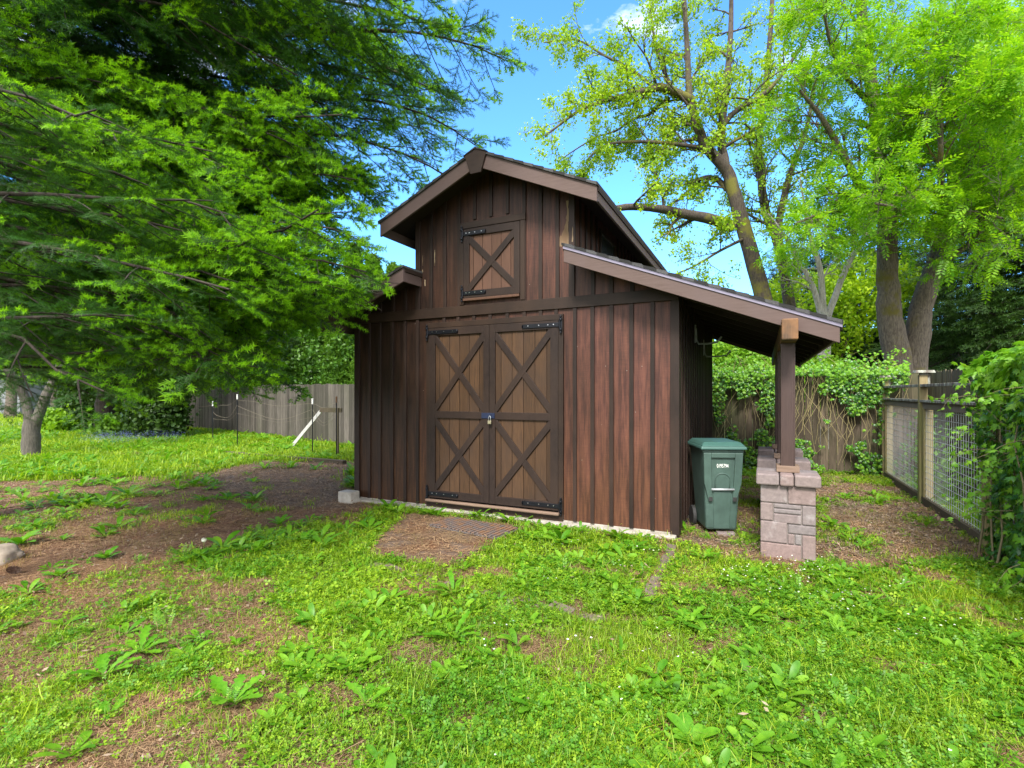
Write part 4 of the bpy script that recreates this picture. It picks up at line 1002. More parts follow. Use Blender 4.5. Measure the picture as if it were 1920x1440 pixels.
def flower(n, r, h, seed, spread=.05):
    g = rs(seed); V, T, Mi = [], [], []
    for i in range(n):
        c = np.array([*g.normal(0, spread, 2), h * g.uniform(.6, 1.1)]); b = len(V); V.append(tuple(c)); k = 6; rr = r * g.uniform(.7, 1.2)
        for j in range(k): a = 2 * np.pi * j / k; V.append((c[0] + rr * math.cos(a), c[1] + rr * math.sin(a), c[2] + rr * .2 * math.sin(2 * a)))
        T += [(b, b + 1 + j, b + 1 + (j + 1) % k) for j in range(k)]; Mi += [0] * k
    return tri(V, T, Mi)
Z_DAISY = gp((1390, 1050), (1560, 1070), (1640, 1130), (1560, 1150), (1420, 1120), (1350, 1080)); Z_DAISY2 = gp((1180, 1030), (1260, 1040), (1200, 1110), (1100, 1090))
fl = place_cover([flower(3, .0065, .07, 130 + i) for i in range(3)], 26000, (900, 2040), (2, 6.5), 31, (.7, 1.3), lambda x, y: np.where(inpoly(x, y, Z_DAISY), .055, np.where(inpoly(x, y, Z_DAISY2), .012, .0012)))
o = big_mesh('tiny_flowers', fl, [L['petal']]); tagp(o, 'tiny white flowers in the grass near the pillar', 'flowers', kind='stuff')
Z_BLUE = gp((150, 838), (190, 822), (290, 814), (345, 820), (335, 836), (220, 842))
fb = place_cover([flower(6, .013, .36, 140 + i, .12) for i in range(3)], 5200, (100, 420), (12, 24), 32, (.6, 1.0), lambda x, y: np.where(inpoly(x, y, Z_BLUE), .8, .0))
o = big_mesh('bluebells', fb, [L['blue']]); tagp(o, 'patch of blue flowers in front of the dark shrubs', 'flowers', kind='stuff')

def pebble(seed):
    g = rs(seed); V = [(0, 0, .5)]; k = 6
    for i in range(k): a = 2 * np.pi * i / k; q = g.uniform(.7, 1.2); V.append((math.cos(a) * q, math.sin(a) * q * .8, g.uniform(-.1, .2)))
    for i in range(k): a = 2 * np.pi * (i + .5) / k; q = g.uniform(.5, .8); V.insert(1 + k + i, (math.cos(a) * q, math.sin(a) * q * .8, g.uniform(.35, .5)))
    T = []
    for i in range(k): a_, b_ = 1 + i, 1 + (i + 1) % k; c_, d_ = 1 + k + i, 1 + k + (i + 1) % k; T += [(a_, b_, c_), (b_, d_, c_), (0, c_, d_)]
    return tri(V, T, [0] * len(T))
o = big_mesh('pebbles', place_cover([pebble(150 + i) for i in range(4)], 2600, W, (1.9, 9), 34, (.004, .016), bare, tilt=.1), [M['stone']]); tagp(o, 'small stones and soil crumbs on bare ground', 'pebbles', kind='stuff')

# ------------------------------------------------------------------ individual big weeds
WEEDS = [((262, 1228), .21, .034, 9, 'jagged dandelion plant on bare soil at lower left, the right one of the close pair'),
 ((195, 1272), .20, .036, 8, 'jagged dandelion plant on bare soil at lower left, the left one of the close pair'),
 ((205, 1338), .10, .022, 7, 'small flat weed at the bottom edge on brown soil, left'),
 ((38, 1022), .27, .05, 7, 'broad-leaved weed with upright pale leaves at the left edge beside the boulder'),
 ((112, 1085), .19, .036, 8, 'leafy weed at the edge of the needle path, left of the lone path weeds'),
 ((198, 1008), .20, .03, 7, 'upright weed growing alone on the brown needle path'),
 ((525, 985), .17, .03, 12, 'rounded tuft of bright weed between the path and the barn corner'),
 ((485, 1035), .20, .032, 10, 'large dandelion plant left of the doorstep slab'),
 ((565, 1020), .22, .035, 10, 'large tooth-leaved weed nearest the slab on its left'),
 ((200, 1050), .15, .028, 9, 'weed with small white blossoms at the edge of the needle path'),
 ((438, 1320), .20, .035, 9, 'broad dandelion plant at the bottom centre-left of the lawn'),
 ((690, 1325), .17, .030, 9, 'dandelion plant low in the lawn beneath the slab'),
 ((850, 1115), .22, .022, 9, 'upright plant with narrow pale leaves in front of the slab'),
 ((850, 1200), .20, .026, 10, 'spreading plant with pale pointed leaves in the middle of the lawn'),
 ((985, 992), .17, .036, 5, 'broad green leaf weed at the right corner of the door mat'),
 ((728, 955), .22, .034, 8, 'tall leafy weed against the barn foot left of the doors'),
 ((1292, 1168), .18, .032, 8, 'broad-leaved weed beside the end of the brick row'),
 ((1320, 1050), .16, .028, 12, 'ferny tuft of weed in front of the green bin'),
 ((1300, 1395), .15, .03, 9, 'low dandelion plant at the bottom edge right of centre'),
 ((1000, 1330), .16, .03, 9, 'weed rosette at the bottom centre of the lawn')]
for i, (pp_, l_, w_, n_, lab) in enumerate(WEEDS):
    p = G(*pp_); z = gz(np.array([p[0]]), np.array([p[1]]))[0]
    v, t_, m_ = rosette(n_, l_, w_, 200 + i, .95, lobes=(i % 3 != 0 or i < 3), round_=(i in (3, 14, 16)))
    o = big_mesh('weed', [(v, t_, m_)], [L['weed2']]); o.location = (p[0], p[1], z); tagp(o, lab, 'weed')
dp_ = G(381, 1038)
dc = thing('dandelion_clock', (dp_[0], dp_[1], 0), 'white dandelion seed head on a stalk in the grass at left', 'flower')
q = MB(); q.tube([(0, 0, 0), (.01, 0, .08), (.012, 0, .13)], .002, 5); q.build('stalk', L['weed2'], dc)
q = MB(); 
for i in range(160):
    a_ = i * 2.399; z = 1 - 2 * (i + .5) / 160; r_ = math.sqrt(1 - z * z); c = Vector((math.cos(a_) * r_, math.sin(a_) * r_, z)); s_ = c.cross(Vector((.2, .5, .8))).normalized() * .005; e = Vector((.012, 0, .142)); u_ = c.cross(s_).normalized() * .005
    q.add([e + c * .022 - s_, e + c * .022 + s_, e + c * .024 + u_], [(0, 1, 2)])
q.build('seed_head', L['petal'], dc)

# ------------------------------------------------------------------ trees
class Wood:
    def __init__(s): s.parts = []
    def tube(s, pts, rad, n=6):
        P_ = np.array([tuple(p) for p in pts], float); k = len(P_); rad = np.asarray(rad, float)
        tg = np.gradient(P_, axis=0); tg /= np.linalg.norm(tg, axis=1, keepdims=True) + 1e-9
        ref = np.where(np.abs(tg[:, 2:3]) > .9, np.array([[1., 0, 0]]), np.array([[0, 0, 1.]]))
        if abs(np.mean(tg[:, 2])) > .6: ref = np.tile(np.array([[1., .1, 0]]), (k, 1))
        else: ref = np.tile(np.array([[.1, 0., 1.]]), (k, 1))
        a = np.cross(tg, ref); a /= np.linalg.norm(a, axis=1, keepdims=True) + 1e-9; b = np.cross(tg, a)
        w = np.arange(n) * 2 * np.pi / n
        V_ = P_[:, None] + rad[:, None, None] * (a[:, None] * np.cos(w)[None, :, None] + b[:, None] * np.sin(w)[None, :, None])
        i = np.arange(k - 1)[:, None] * n; j = np.arange(n)[None]; j2 = (j + 1) % n
        t1 = np.stack([i + j, i + j2, i + n + j2], -1).reshape(-1, 3); t2 = np.stack([i + j, i + n + j2, i + n + j], -1).reshape(-1, 3)
        s.parts.append((V_.reshape(-1, 3), np.concatenate([t1, t2]), 0))
def smooth_path(pts, k=4):
    P_ = [Vector(p) for p in pts]; out = []
    for i in range(len(P_) - 1):
        p0, p1, p2, p3 = P_[max(i - 1, 0)], P_[i], P_[i + 1], P_[min(i + 2, len(P_) - 1)]
        for j in range(k):
            t = j / k; out.append(.5 * ((2 * p1) + (p2 - p0) * t + (2 * p0 - 5 * p1 + 4 * p2 - p3) * t * t + (3 * p1 - p0 - 3 * p2 + p3) * t ** 3))
    out.append(P_[-1]); return out

def grow(wood, sites, p, d, length, r, lvl, g, wob=.35, grav=-.02, maxlvl=3, kids=(4, 7), ratio=.55, spread=(.5, 1.1), leafgap=.18):
    """a wandering branch with children; leaf sites on the last levels"""
    k = max(4, int(length / .28)); pts = [p.copy()]; dirs = [d.copy()]; cur = p.copy(); dv = d.copy()
    for i in range(k):
        dv = (dv + Vector([g.normal(0, wob) for _ in range(3)]) * .35 + Vector((0, 0, grav))).normalized(); cur = cur + dv * (length / k); pts.append(cur.copy()); dirs.append(dv.copy())
    wood.tube(pts, [max(.0035, r * (1 - .85 * i / k)) for i in range(k + 1)], 6 if r > .03 else 4 if r > .01 else 3)
    if lvl < maxlvl:
        nk = g.integers(*kids)
        for c in range(nk):
            t = .25 + .75 * (c + g.uniform(0, 1)) / nk; i = min(int(t * k), k); base = dirs[i]
            ax = Vector([g.normal(0, 1) for _ in range(3)]); ax = (ax - base * ax.dot(base)).normalized(); an = g.uniform(*spread)
            nd = (base * math.cos(an) + ax * math.sin(an)).normalized()
            grow(wood, sites, pts[i], nd, length * ratio * g.uniform(.6, 1.1) * (1.1 - .4 * t), r * .5 * (1.1 - .5 * t), lvl + 1, g, wob, grav, maxlvl, kids, ratio, spread, leafgap)
    if lvl >= maxlvl - 1:
        nn = max(1, int(length / leafgap))
        for c in range(nn):
            i = min(k, int((c + 1) / nn * k)); sites.append((pts[i], dirs[i]))
def limb_tree(name, label, limbs, barkm, leafm, tpls, seed, opts, scale=(.8, 1.2), group=None, cat='tree', keep=None, leafup=.7, base=None, cg=None):
    """limbs: list of (points, r0, r1, child params or None)"""
    g = rs(seed); wood = Wood(); sites = []
    for (pts, r0, r1, ch) in limbs:
        sp = smooth_path(pts, 4); k = len(sp); rr = [r0 + (r1 - r0) * i / (k - 1) for i in range(k)]
        jit = [sp[i] + Vector([g.normal(0, .05) * rr[i] for _ in range(3)]) * (0 if i in (0,) else 1) for i in range(k)]
        wood.tube(jit, [q_ * g.uniform(.975, 1.03) for q_ in rr], 12 if r0 > .1 else 7)
        if ch:
            n_, ln, t0 = ch['n'], ch['len'], ch.get('t0', .15)
            for c in range(n_):
                t = t0 + (1 - t0) * (c + g.uniform(0, 1)) / n_; i = min(k - 2, int(t * (k - 1))); base_d = (sp[i + 1] - sp[i]).normalized()
                ax = Vector([g.normal(0, 1) for _ in range(3)]) + Vector(ch.get('bias', (0, 0, 0))); ax = (ax - base_d * ax.dot(base_d)).normalized(); an = g.uniform(.5, 1.2)
                grow(wood, sites, sp[i], (base_d * math.cos(an) + ax * math.sin(an)).normalized(), ln * g.uniform(.6, 1.15) * (1.15 - .5 * t), max(.008, rr[i] * .42), 1, g, **opts)
    P_ = np.array([tuple(s_[0]) for s_ in sites]); D_ = np.array([tuple(s_[1]) for s_ in sites])
    if keep is not None: k_ = keep(P_); P_, D_ = P_[k_], D_[k_]
    if cg: k_ = g.uniform(0, 1, len(P_)) < cg; P_, D_ = P_[k_], D_[k_]
    b0 = Vector(base if base is not None else limbs[0][0][0]); b0.z = 0
    t_ = thing(name, tuple(b0), label, cat, group); of = np.array(tuple(b0))
    big_mesh('trunk', [(v - of, tr, m_) for v, tr, m_ in wood.parts], [barkm], t_, True)
    n_ = len(P_); D_ = D_ + g.normal(0, .6, (n_, 3)); U_ = np.tile(np.array([[0, 0, 1.]]), (n_, 1)) * leafup + g.normal(0, .5, (n_, 3))
    big_mesh('crown', [(v, tr, 0) for v, tr, m_ in scatter_var(tpls, D_, U_, g.uniform(*scale, n_), P_ - of, g)], [leafm], t_)
    return t_

OAK_BARK = bark('dark_mossy_bark', (.028, .021, .017), (.090, .070, .055), (.13, .12, .02), .52)
GREY_BARK = bark('grey_bark', (.055, .042, .034), (.18, .145, .115), (.12, .10, .018), .55)
WHITE_BARK = bark('pale_bark', (.26, .24, .22), (.55, .53, .50), (.14, .13, .03), .62)
FIR_BARK = bark('fir_bark', (.018, .013, .010), (.055, .040, .030))
LEFT_BARK = bark('smooth_grey_bark', (.050, .044, .036), (.125, .11, .09), (.07, .09, .02), .60)
def A(d, *pts): return [at(px, py, d + (dz[0] if dz else 0)) for px, py, *dz in pts]
# --- the spreading tree behind the barn roof
oak_leaf = [leaf_cluster(9, .085, .030, .075, 300 + i) for i in range(6)]
dO = 14.5
bO = at(1450, 735, dO); 
ok = dict(maxlvl=3, kids=(4, 8), ratio=.56, leafgap=.19, wob=.5, grav=.0)
ch = lambda n, l_, **k: dict(n=n, len=l_, **k)
limb_tree('spreading_tree', 'large spreading tree with dark mossy limbs and sparse young leaves rising behind the barn roof', [
  ([Vector((bO.x, bO.y, -.1))] + A(dO, (1445, 640), (1431, 558), (1399, 441), (1378, 367), (1362, 319), (1325, 276), (1304, 223), (1293, 176), (1288, 90), (1280, -60)), .27, .05, ch(14, 2.0, t0=.55)),
  (A(dO, (1373, 425), (1325, 409, -.3), (1272, 399, -.6), (1245, 393, -.8), (1197, 388, -1.2), (1150, 392, -1.6), (1080, 415, -2)), .16, .06, ch(6, 1.2)),
  (A(dO, (1378, 370), (1345, 337, .3), (1314, 335, .5), (1282, 367, .7), (1250, 388, .9)), .09, .03, ch(7, 1.4)),
  (A(dO, (1335, 285), (1309, 276), (1219, 266, -.4), (1139, 271, -.8), (1100, 300, -1)), .075, .02, ch(9, 1.5)),
  (A(dO, (1300, 190), (1245, 165, -.2), (1219, 168, -.4), (1165, 181, -.7), (1128, 191, -1), (1086, 207, -1.3), (1022, 255, -1.6)), .13, .02, ch(15, 1.7)),
  (A(dO, (1260, 170), (1240, 120), (1225, 60, .3), (1215, -30, .6)), .07, .02, ch(8, 1.5)),
  (A(dO, (1362, 322), (1352, 260, .5), (1362, 160, .8), (1370, 60, 1), (1372, -60, 1.2)), .14, .05, ch(12, 1.8)),
  (A(dO, (1230, 168), (1187, 133, .3), (1128, 101, .5), (1080, 75, .8), (1020, 80, 1)), .055, .015, ch(10, 1.5)),
  (A(dO, (1255, 182), (1219, 213, .3), (1187, 223, .4), (1155, 245, .6), (1112, 260, .8), (1050, 300, 1)), .055, .015, ch(10, 1.4)),
  (A(dO, (1310, 225), (1275, 222, .2), (1258, 250, .3), (1245, 285, .5), (1235, 330, .7)), .06, .02, ch(7, 1.3)),
  (A(dO, (1330, 280), (1372, 215), (1440, 170), (1500, 90), (1540, 0)), .09, .03, ch(10, 1.9)),
  (A(dO, (1400, 445), (1350, 470, -.5), (1300, 500, -.8), (1250, 520, -1)), .05, .015, ch(8, 1.3, bias=(0, 0, .4))),
 ], OAK_BARK, L['oak'], oak_leaf, 5, ok, (.75, 1.3), base=(bO.x, bO.y, 0), cg=.85)
# --- slim second trunk beside it
d2 = 16.5; b2_ = at(1481, 735, d2)
limb_tree('slim_tree', 'slimmer mossy tree standing just right of the spreading tree', [
  ([Vector((b2_.x, b2_.y, -.1))] + A(d2, (1482, 620), (1479, 558), (1458, 452), (1436, 399), (1426, 319), (1424, 250), (1440, 120), (1450, -40)), .21, .06, ch(16, 2.0, t0=.4)),
  (A(d2, (1455, 440), (1480, 330), (1510, 250), (1530, 150)), .12, .04, ch(10, 1.8)),
 ], OAK_BARK, L['oak'], oak_leaf, 6, ok, (.9, 1.4), base=(b2_.x, b2_.y, 0), cg=.75)
# --- pale barked small tree
d3 = 15.0; b3_ = at(1545, 735, d3)
limb_tree('pale_barked_tree', 'small tree with several pale whitish forked stems behind the porch roof', [
  ([Vector((b3_.x, b3_.y, -.1))] + A(d3, (1545, 640), (1543, 585)), .20, .15, None),
  (A(d3, (1541, 595), (1521, 531), (1497, 490), (1470, 440), (1440, 400)), .095, .02, ch(8, 1.2)),
  (A(d3, (1544, 590), (1537, 505), (1521, 452), (1510, 399), (1500, 330)), .10, .02, ch(8, 1.2)),
  (A(d3, (1550, 600), (1585, 505), (1611, 462), (1628, 425), (1650, 370)), .10, .02, ch(8, 1.2)),
 ], WHITE_BARK, L['oak'], oak_leaf, 7, ok, (.8, 1.2), base=(b3_.x, b3_.y, 0), cg=.5)
# --- twin trunk tree at right with feathery leaves
d4 = 13.0; b4_ = at(1697, 735, d4)
pin = [pinnate(.34, 6, .085, .016, 320 + i) for i in range(6)]
pk = dict(maxlvl=3, kids=(4, 7), ratio=.55, leafgap=.13, wob=.45, grav=.0)
limb_tree('twin_trunk_tree', 'tall tree with two thick mossy trunks and feathery light green leaves behind the right fence', [
  ([Vector((b4_.x - .1, b4_.y, -.1))] + A(d4, (1684, 690), (1668, 600), (1665, 540), (1664, 478), (1660, 398), (1650, 308), (1640, 200), (1620, 60), (1610, -60)), .33, .10, ch(17, 2.4, t0=.5, bias=(0, -.8, 0))),
  ([Vector((b4_.x + .12, b4_.y, -.1))] + A(d4, (1714, 690), (1722, 610), (1735, 550), (1760, 478), (1797, 356), (1813, 266), (1830, 150), (1850, 0)), .32, .11, ch(19, 2.4, t0=.45, bias=(0, -.8, 0))),
  (A(d4, (1662, 430), (1620, 360, -.6), (1580, 290, -1), (1540, 220, -1.3), (1500, 170, -1.6)), .12, .03, ch(18, 1.7)),
  (A(d4, (1660, 400), (1600, 395, -.8), (1540, 400, -1.4), (1490, 420, -2)), .07, .02, ch(10, 1.5)),
  (A(d4, (1655, 330), (1690, 250, -1), (1720, 180, -1.6), (1740, 100, -2)), .09, .03, ch(12, 1.7)),
  (A(d4, (1763, 470), (1720, 420, -1.6), (1680, 390, -2.6), (1620, 380, -3.3)), .06, .02, ch(12, 1.4)),
  (A(d4, (1790, 380), (1850, 300, -1), (1900, 240, -1.6), (1960, 200, -2)), .10, .03, ch(13, 1.8)),
  (A(d4, (1800, 340), (1790, 330, -1.5), (1830, 390, -2.6), (1880, 410, -3.4)), .07, .02, ch(12, 1.3)),
  (A(d4, (1765, 460), (1830, 420, -1.5), (1890, 360, -2.6), (1950, 340, -3.2)), .07, .02, ch(13, 1.5)),
  (A(d4, (1763, 470), (1764, 310, -2.5), (1763, 180, -2.7), (1766, 60, -2.8)), .06, .03, ch(20, 1.6)),
  (A(d4, (1840, 180), (1880, 140, -1), (1930, 110, -2), (1990, 90, -3)), .07, .02, ch(14, 1.8)),
  (A(d4, (1640, 200), (1590, 150, -.6), (1560, 90, -1.2), (1540, 0, -1.8)), .08, .02, ch(14, 1.9)),
  (A(d4, (1765, 250, -2), (1800, 200, -3), (1850, 170, -3.6), (1900, 165, -4)), .04, .015, ch(14, 1.3)),
 ], GREY_BARK, L['ash'], pin, 8, pk, (.8, 1.3), base=(b4_.x, b4_.y, 0), keep=lambda P_: P_[:, 2] > 3.6, leafup=1.5)

# --- conifers
def gnd(px, d): p = at(px, 735, d); return (p.x, p.y, 0)
def fir_tree(name, label, base, h, tr, limbs, sprays, mats, seed, seclen=.36, step=.2, sstep=.13, sizes=(.85, 1.15), tipfn=None, group=None, cat='conifer', barkm=None, lean=(0, 0), thin=1.0, keep=None):
    """limbs: (height, azimuth, length, rise, droop)"""
    g = rs(seed); wood = Wood(); b0 = Vector(base); t_ = thing(name, tuple(b0), label, cat, group)
    wood.tube([b0 + Vector((0, 0, -.2)) - b0, Vector((lean[0] * .3, lean[1] * .3, h * .4)), Vector((lean[0], lean[1], h))], [tr * 1.25, tr * .75, .03], 12)
    S = []
    for (z, az, ln, rise, droop) in limbs:
        ca, sa = math.cos(az), math.sin(az); k = max(6, int(ln / .4)); pts = []; curv = g.uniform(-.3, .3); wv, wp, wh = g.uniform(2, 5), g.uniform(0, 6), g.uniform(.03, .09)
        r0 = max(.012, .006 * ln + .006)
        for i in range(k + 1):
            s_ = i / k; a_ = az + curv * s_ + wh * math.sin(wv * s_ * 2 + wp); pts.append(Vector((lean[0] * z / h + math.cos(a_) * ln * s_, lean[1] * z / h + math.sin(a_) * ln * s_, z + rise * s_ * ln - droop * ln * s_ * s_ + wh * 1.3 * math.sin(wv * s_ * 1.7 + wp * 2) + g.normal(0, .015))))
        wood.tube(pts, [r0 * (1 - .88 * i / k) + .004 for i in range(k + 1)], 5)
        for q_ in range(int(ln / (sstep * 1.3))):       # foliage sitting on the limb itself
            s_ = g.uniform(.15, 1); f_ = s_ * k; i = min(int(f_), k - 1); dv = (pts[i + 1] - pts[i]).normalized(); s2 = Vector((-dv.y, dv.x, 0)).normalized() * g.choice([-1, 1])
            S.append((pts[i].lerp(pts[i + 1], f_ - i), (dv * .6 + s2 * g.uniform(.2, 1) + Vector((0, 0, g.uniform(-.2, .7)))).normalized(), s_, z))
        nsec = int(ln * .85 / step)
        for q_ in range(nsec):
            s_ = .12 + .88 * (q_ + g.uniform(-.3, .3)) / nsec; s_ = min(max(s_, .05), .99); f_ = s_ * k; i = min(int(f_), k - 1); P0 = pts[i].lerp(pts[i + 1], f_ - i); dv = (pts[i + 1] - pts[i]).normalized()
            sd = Vector((-dv.y, dv.x, 0)).normalized() * (1 if q_ % 2 else -1); an = g.uniform(.75, 1.15)
            D0 = (dv * math.cos(an) + sd * math.sin(an) + Vector((0, 0, g.uniform(-.5, .12)))).normalized()
            l2 = ln * seclen * (1.05 - s_) ** .75 * g.uniform(.7, 1.1) + .15; m_ = max(1, int(l2 / sstep)); cur = P0.copy(); pl_ = [cur.copy()]; dd_ = D0.copy()
            for j in range(m_):
                dd_ = (dd_ + Vector((0, 0, -.05 + g.normal(0, .03))) + dv * .04).normalized(); cur = cur + dd_ * (l2 / m_); pl_.append(cur.copy())
                sgn = 1 if j % 2 else -1; s2 = Vector((-dd_.y, dd_.x, 0)).normalized() * sgn; D2 = (dd_ * .8 + s2 * g.uniform(.3, 1.1) + Vector((0, 0, g.uniform(-.4, .45)))).normalized()
                S.append((cur.copy(), D2, s_, z))
            S.append((cur.copy(), dd_.copy(), 1.0 if s_ > .4 else s_, z))
            if l2 > .25: wood.tube(pl_, [.006 * (1 - .6 * j / len(pl_)) + .002 for j in range(len(pl_))], 3)
        S.append((pts[-1], (pts[-1] - pts[-2]).normalized(), 1.0, z))
    n_ = len(S); P_ = np.array([tuple(s_[0]) for s_ in S]); D_ = np.array([tuple(s_[1]) for s_ in S]); ss = np.array([s_[2] for s_ in S]); zz = np.array([s_[3] for s_ in S])
    if keep is not None: k_ = keep(P_ + np.array(tuple(b0))); P_, D_, ss, zz = P_[k_], D_[k_], ss[k_], zz[k_]; n_ = len(P_)
    if thin < 1: k_ = g.uniform(0, 1, n_) < thin; P_, D_, ss, zz = P_[k_], D_[k_], ss[k_], zz[k_]; n_ = len(P_)
    U_ = np.tile(np.array([[0, 0, 1.]]), (n_, 1)) + g.normal(0, .28, (n_, 3)); sc = g.uniform(*sizes, n_)
    plain_, tipped = sprays
    pt = tipfn(ss, zz, P_ + np.array(tuple(b0))) if tipfn else np.full(n_, .5)
    is_t = g.uniform(0, 1, n_) < pt
    parts = scatter_var(plain_, D_[~is_t], U_[~is_t], sc[~is_t], P_[~is_t], g) + scatter_var(tipped, D_[is_t], U_[is_t], sc[is_t], P_[is_t], g)
    big_mesh('trunk', wood.parts, [barkm or FIR_BARK], t_, True)
    big_mesh('crown', parts, mats, t_)
    return t_
def ring_limbs(seed, z0, z1, n, lfun, azr=(0, 2 * math.pi), rise=(.0, .15), droop=(.05, .3)):
    g = rs(seed); out = []
    for i in range(n):
        z = z0 + (z1 - z0) * (i + g.uniform(0, 1)) / n; out.append((z, g.uniform(*azr), lfun(z) * g.uniform(.82, 1.1), g.uniform(*rise), g.uniform(*droop)))
    return out
def az_to(b, p): return math.atan2(p[1] - b[1], p[0] - b[0])
STM = plain('twig_stem', (.06, .045, .025), .9)
mats_near = [L['needle'], L['tip'], STM]
# near fir: its trunk stands just outside the left edge, boughs spread over the yard towards the barn
sp_plain = [fir_spray(.30, 6, .034, .0030, .0054, 400 + i, 0, .62) for i in range(7)]
sp_tip = [fir_spray(.28, 6, .036, .0032, .0052, 410 + i, (.06, .085, .11)[i % 3], .62) for i in range(7)]
sp_fine = [fir_spray(.30, 7, .027, .0016, .0030, 420 + i) for i in range(3)]
sp_fine_t = [fir_spray(.29, 7, .030, .0018, .0030, 430 + i, .065) for i in range(3)]
bB = at(-120, 735, 6.3); bB = (bB.x, bB.y, 0)
toBarn = az_to(bB, (-3.9, -1.0)); toCam = az_to(bB, (CAM[0] - 1.5, CAM[1] + 2.5)); toBack = toBarn + .9
gB = rs(78); limbsB = []; nB = 92
for i in range(nB):
    u = (i + gB.uniform(0, 1)) / nB; z = 2.3 + 5.6 * u
    if z > 5.9 and i % 2: continue
    az = gB.uniform(toCam - .35, toBarn + .75); reach = 5.3 - .18 * max(z - 3, 0)
    if az < toCam + .15: reach = 3.6
    if abs(az - toBarn) < .30: reach = 5.3 if z < 5.6 else 5.6
    limbsB.append((z, az, reach * gB.uniform(.62, 1.0), gB.uniform(.03, .16), gB.uniform(.12, .32)))
limbsB += [(z_, toBarn + gB.uniform(-.12, .3), gB.uniform(4.7, 5.3), gB.uniform(.02, .10), gB.uniform(.10, .18)) for z_ in (3.2, 3.5, 3.9, 4.2, 4.6, 4.9, 5.2)]
limbsB += [(gB.uniform(5.8, 8.4), toBarn + gB.uniform(-.4, .6), gB.uniform(5.0, 6.8), gB.uniform(.03, .10), gB.uniform(.06, .14)) for _ in range(9)]
limbsB += [(gB.uniform(3.0, 4.0), toBarn + gB.uniform(-.10, .12), gB.uniform(5.0, 5.5), gB.uniform(.02, .06), gB.uniform(.08, .14)) for _ in range(9)]
limbsB += [(6.4, toBarn - .02, 7.0, .09, .11), (5.9, toBarn + .20, 6.8, .08, .11), (7.0, toBarn - .15, 6.6, .10, .08), (7.5, toBarn + .10, 6.6, .08, .06), (5.3, toBarn + .38, 6.4, .06, .12), (6.6, toBarn + .42, 6.6, .06, .08), (7.9, toBarn + .3, 6.0, .06, .08), (8.3, toBarn - .2, 5.4, .02, .1)]
def tipB(ss, zz, P_): return np.clip((ss - .18) * 2.0, .06, .96) * np.where(zz > 5.75, .34, 1) * np.where(P_[:, 2] < 2.2, .5, 1)
fir_tree('fir_tree', 'large fir with bright lime tips, boughs hanging from the left towards the barn roof', bB, 13, .26, limbsB, (sp_plain, sp_tip), mats_near, 9, .30, .17, .12, (.6, 1.35), tipB, keep=lambda P_: ~((P_[:, 0] > -3.9) & (P_[:, 1] > -1.6) & (P_[:, 2] < 5.2)) & ~((P_[:, 0] > -4.9) & (P_[:, 1] > -.5) & (P_[:, 2] < 3.4)))
# a smaller young fir hangs its twigs closest to the camera
bC = at(-330, 735, 3.6); bC = (bC.x, bC.y, 0); toR = az_to(bC, at(120, 735, 4.2)); limbsC = []
for i in range(20):
    z = 1.9 + 2.2 * i / 20 + gB.uniform(-.1, .1); limbsC.append((z, toR + gB.uniform(-.35, .6), gB.uniform(1.9, 2.9), gB.uniform(.05, .16), gB.uniform(.10, .30)))
fir_tree('fir_tree', 'nearer young fir at the left edge, its fine needled twigs large in view', bC, 6, .12, limbsC, (sp_fine, sp_fine_t), mats_near, 10, .32, .17, .13, (.8, 1.1), lambda ss, zz, P_: np.clip((ss - .40) * 1.0, .03, .45))
# shaded old fir standing behind the shrubs
sp_mid = [fir_spray(.60, 7, .07, .009, .016, 445 + i) for i in range(3)]
bA = gnd(312, 19.2); gA = rs(79); azA = az_to(bA, CAM)
limbsA = [(3.0 + 8.5 * i / 46, gA.uniform(azA - 1.8, azA + 1.8), (5.4 - .35 * (8.5 * i / 46)) * gA.uniform(.75, 1.05), gA.uniform(0, .1), gA.uniform(.12, .34)) for i in range(46)]
fir_tree('fir_tree', 'shaded dark old fir standing behind the dark shrubs at the end of the grey fence', bA, 14, .42, limbsA, (sp_mid, sp_mid), [L['dark'], L['cedar'], STM], 11, .34, .30, .26, (.9, 1.3), lambda ss, zz, P_: np.zeros(len(ss)))

# background conifers at right
sp_d = [fir_spray(.62, 6, .075, .011, .020, 440 + i) for i in range(3)]
mats_dark = [L['dark'], L['cedar'], STM]
def bgfir(px, d, h, lab, seed, lmax, z0=1.5, n=70, m_=mats_dark, grp='dark conifers behind the right fence', size=(.9, 1.5), sp=None, seclen=.32):
    p = at(px, 735, d); b = (p.x, p.y, 0); az = az_to(b, CAM)
    lim = ring_limbs(seed, z0, h - .4, n, lambda z: lmax * (1 - ((z - z0) / (h - z0)) ** 1.1) + .5, (az - 1.75, az + 1.75), (.0, .1), (.1, .3))
    fir_tree('conifer', lab, b, h, .22, lim, (sp or sp_d, sp or sp_d), m_, seed, seclen, .34, .30, size, lambda ss, zz, P_: np.zeros(len(ss)), grp)
MC = [L['cedar'], L['dark'], STM]
bgfir(1870, 17, 10.5, 'dark conifer behind the right fence nearest the right edge', 501, 3.4, 1.2, 130, MC)
bgfir(1780, 22, 15, 'tall dark conifer between the twin trunks and the right edge', 502, 3.8, 1.5, 150, MC)
bgfir(1600, 23, 11, 'dark conifer filling the gap between pale stems and twin trunks', 503, 3.6, 1.2, 130)
bgfir(1490, 24, 8.5, 'shorter dark conifer seen under the porch roof line', 504, 3.2, 1.2, 110)
bgfir(2050, 16, 14, 'dark conifer rising past the top at the right edge', 505, 3.6, 1.5, 120, MC)

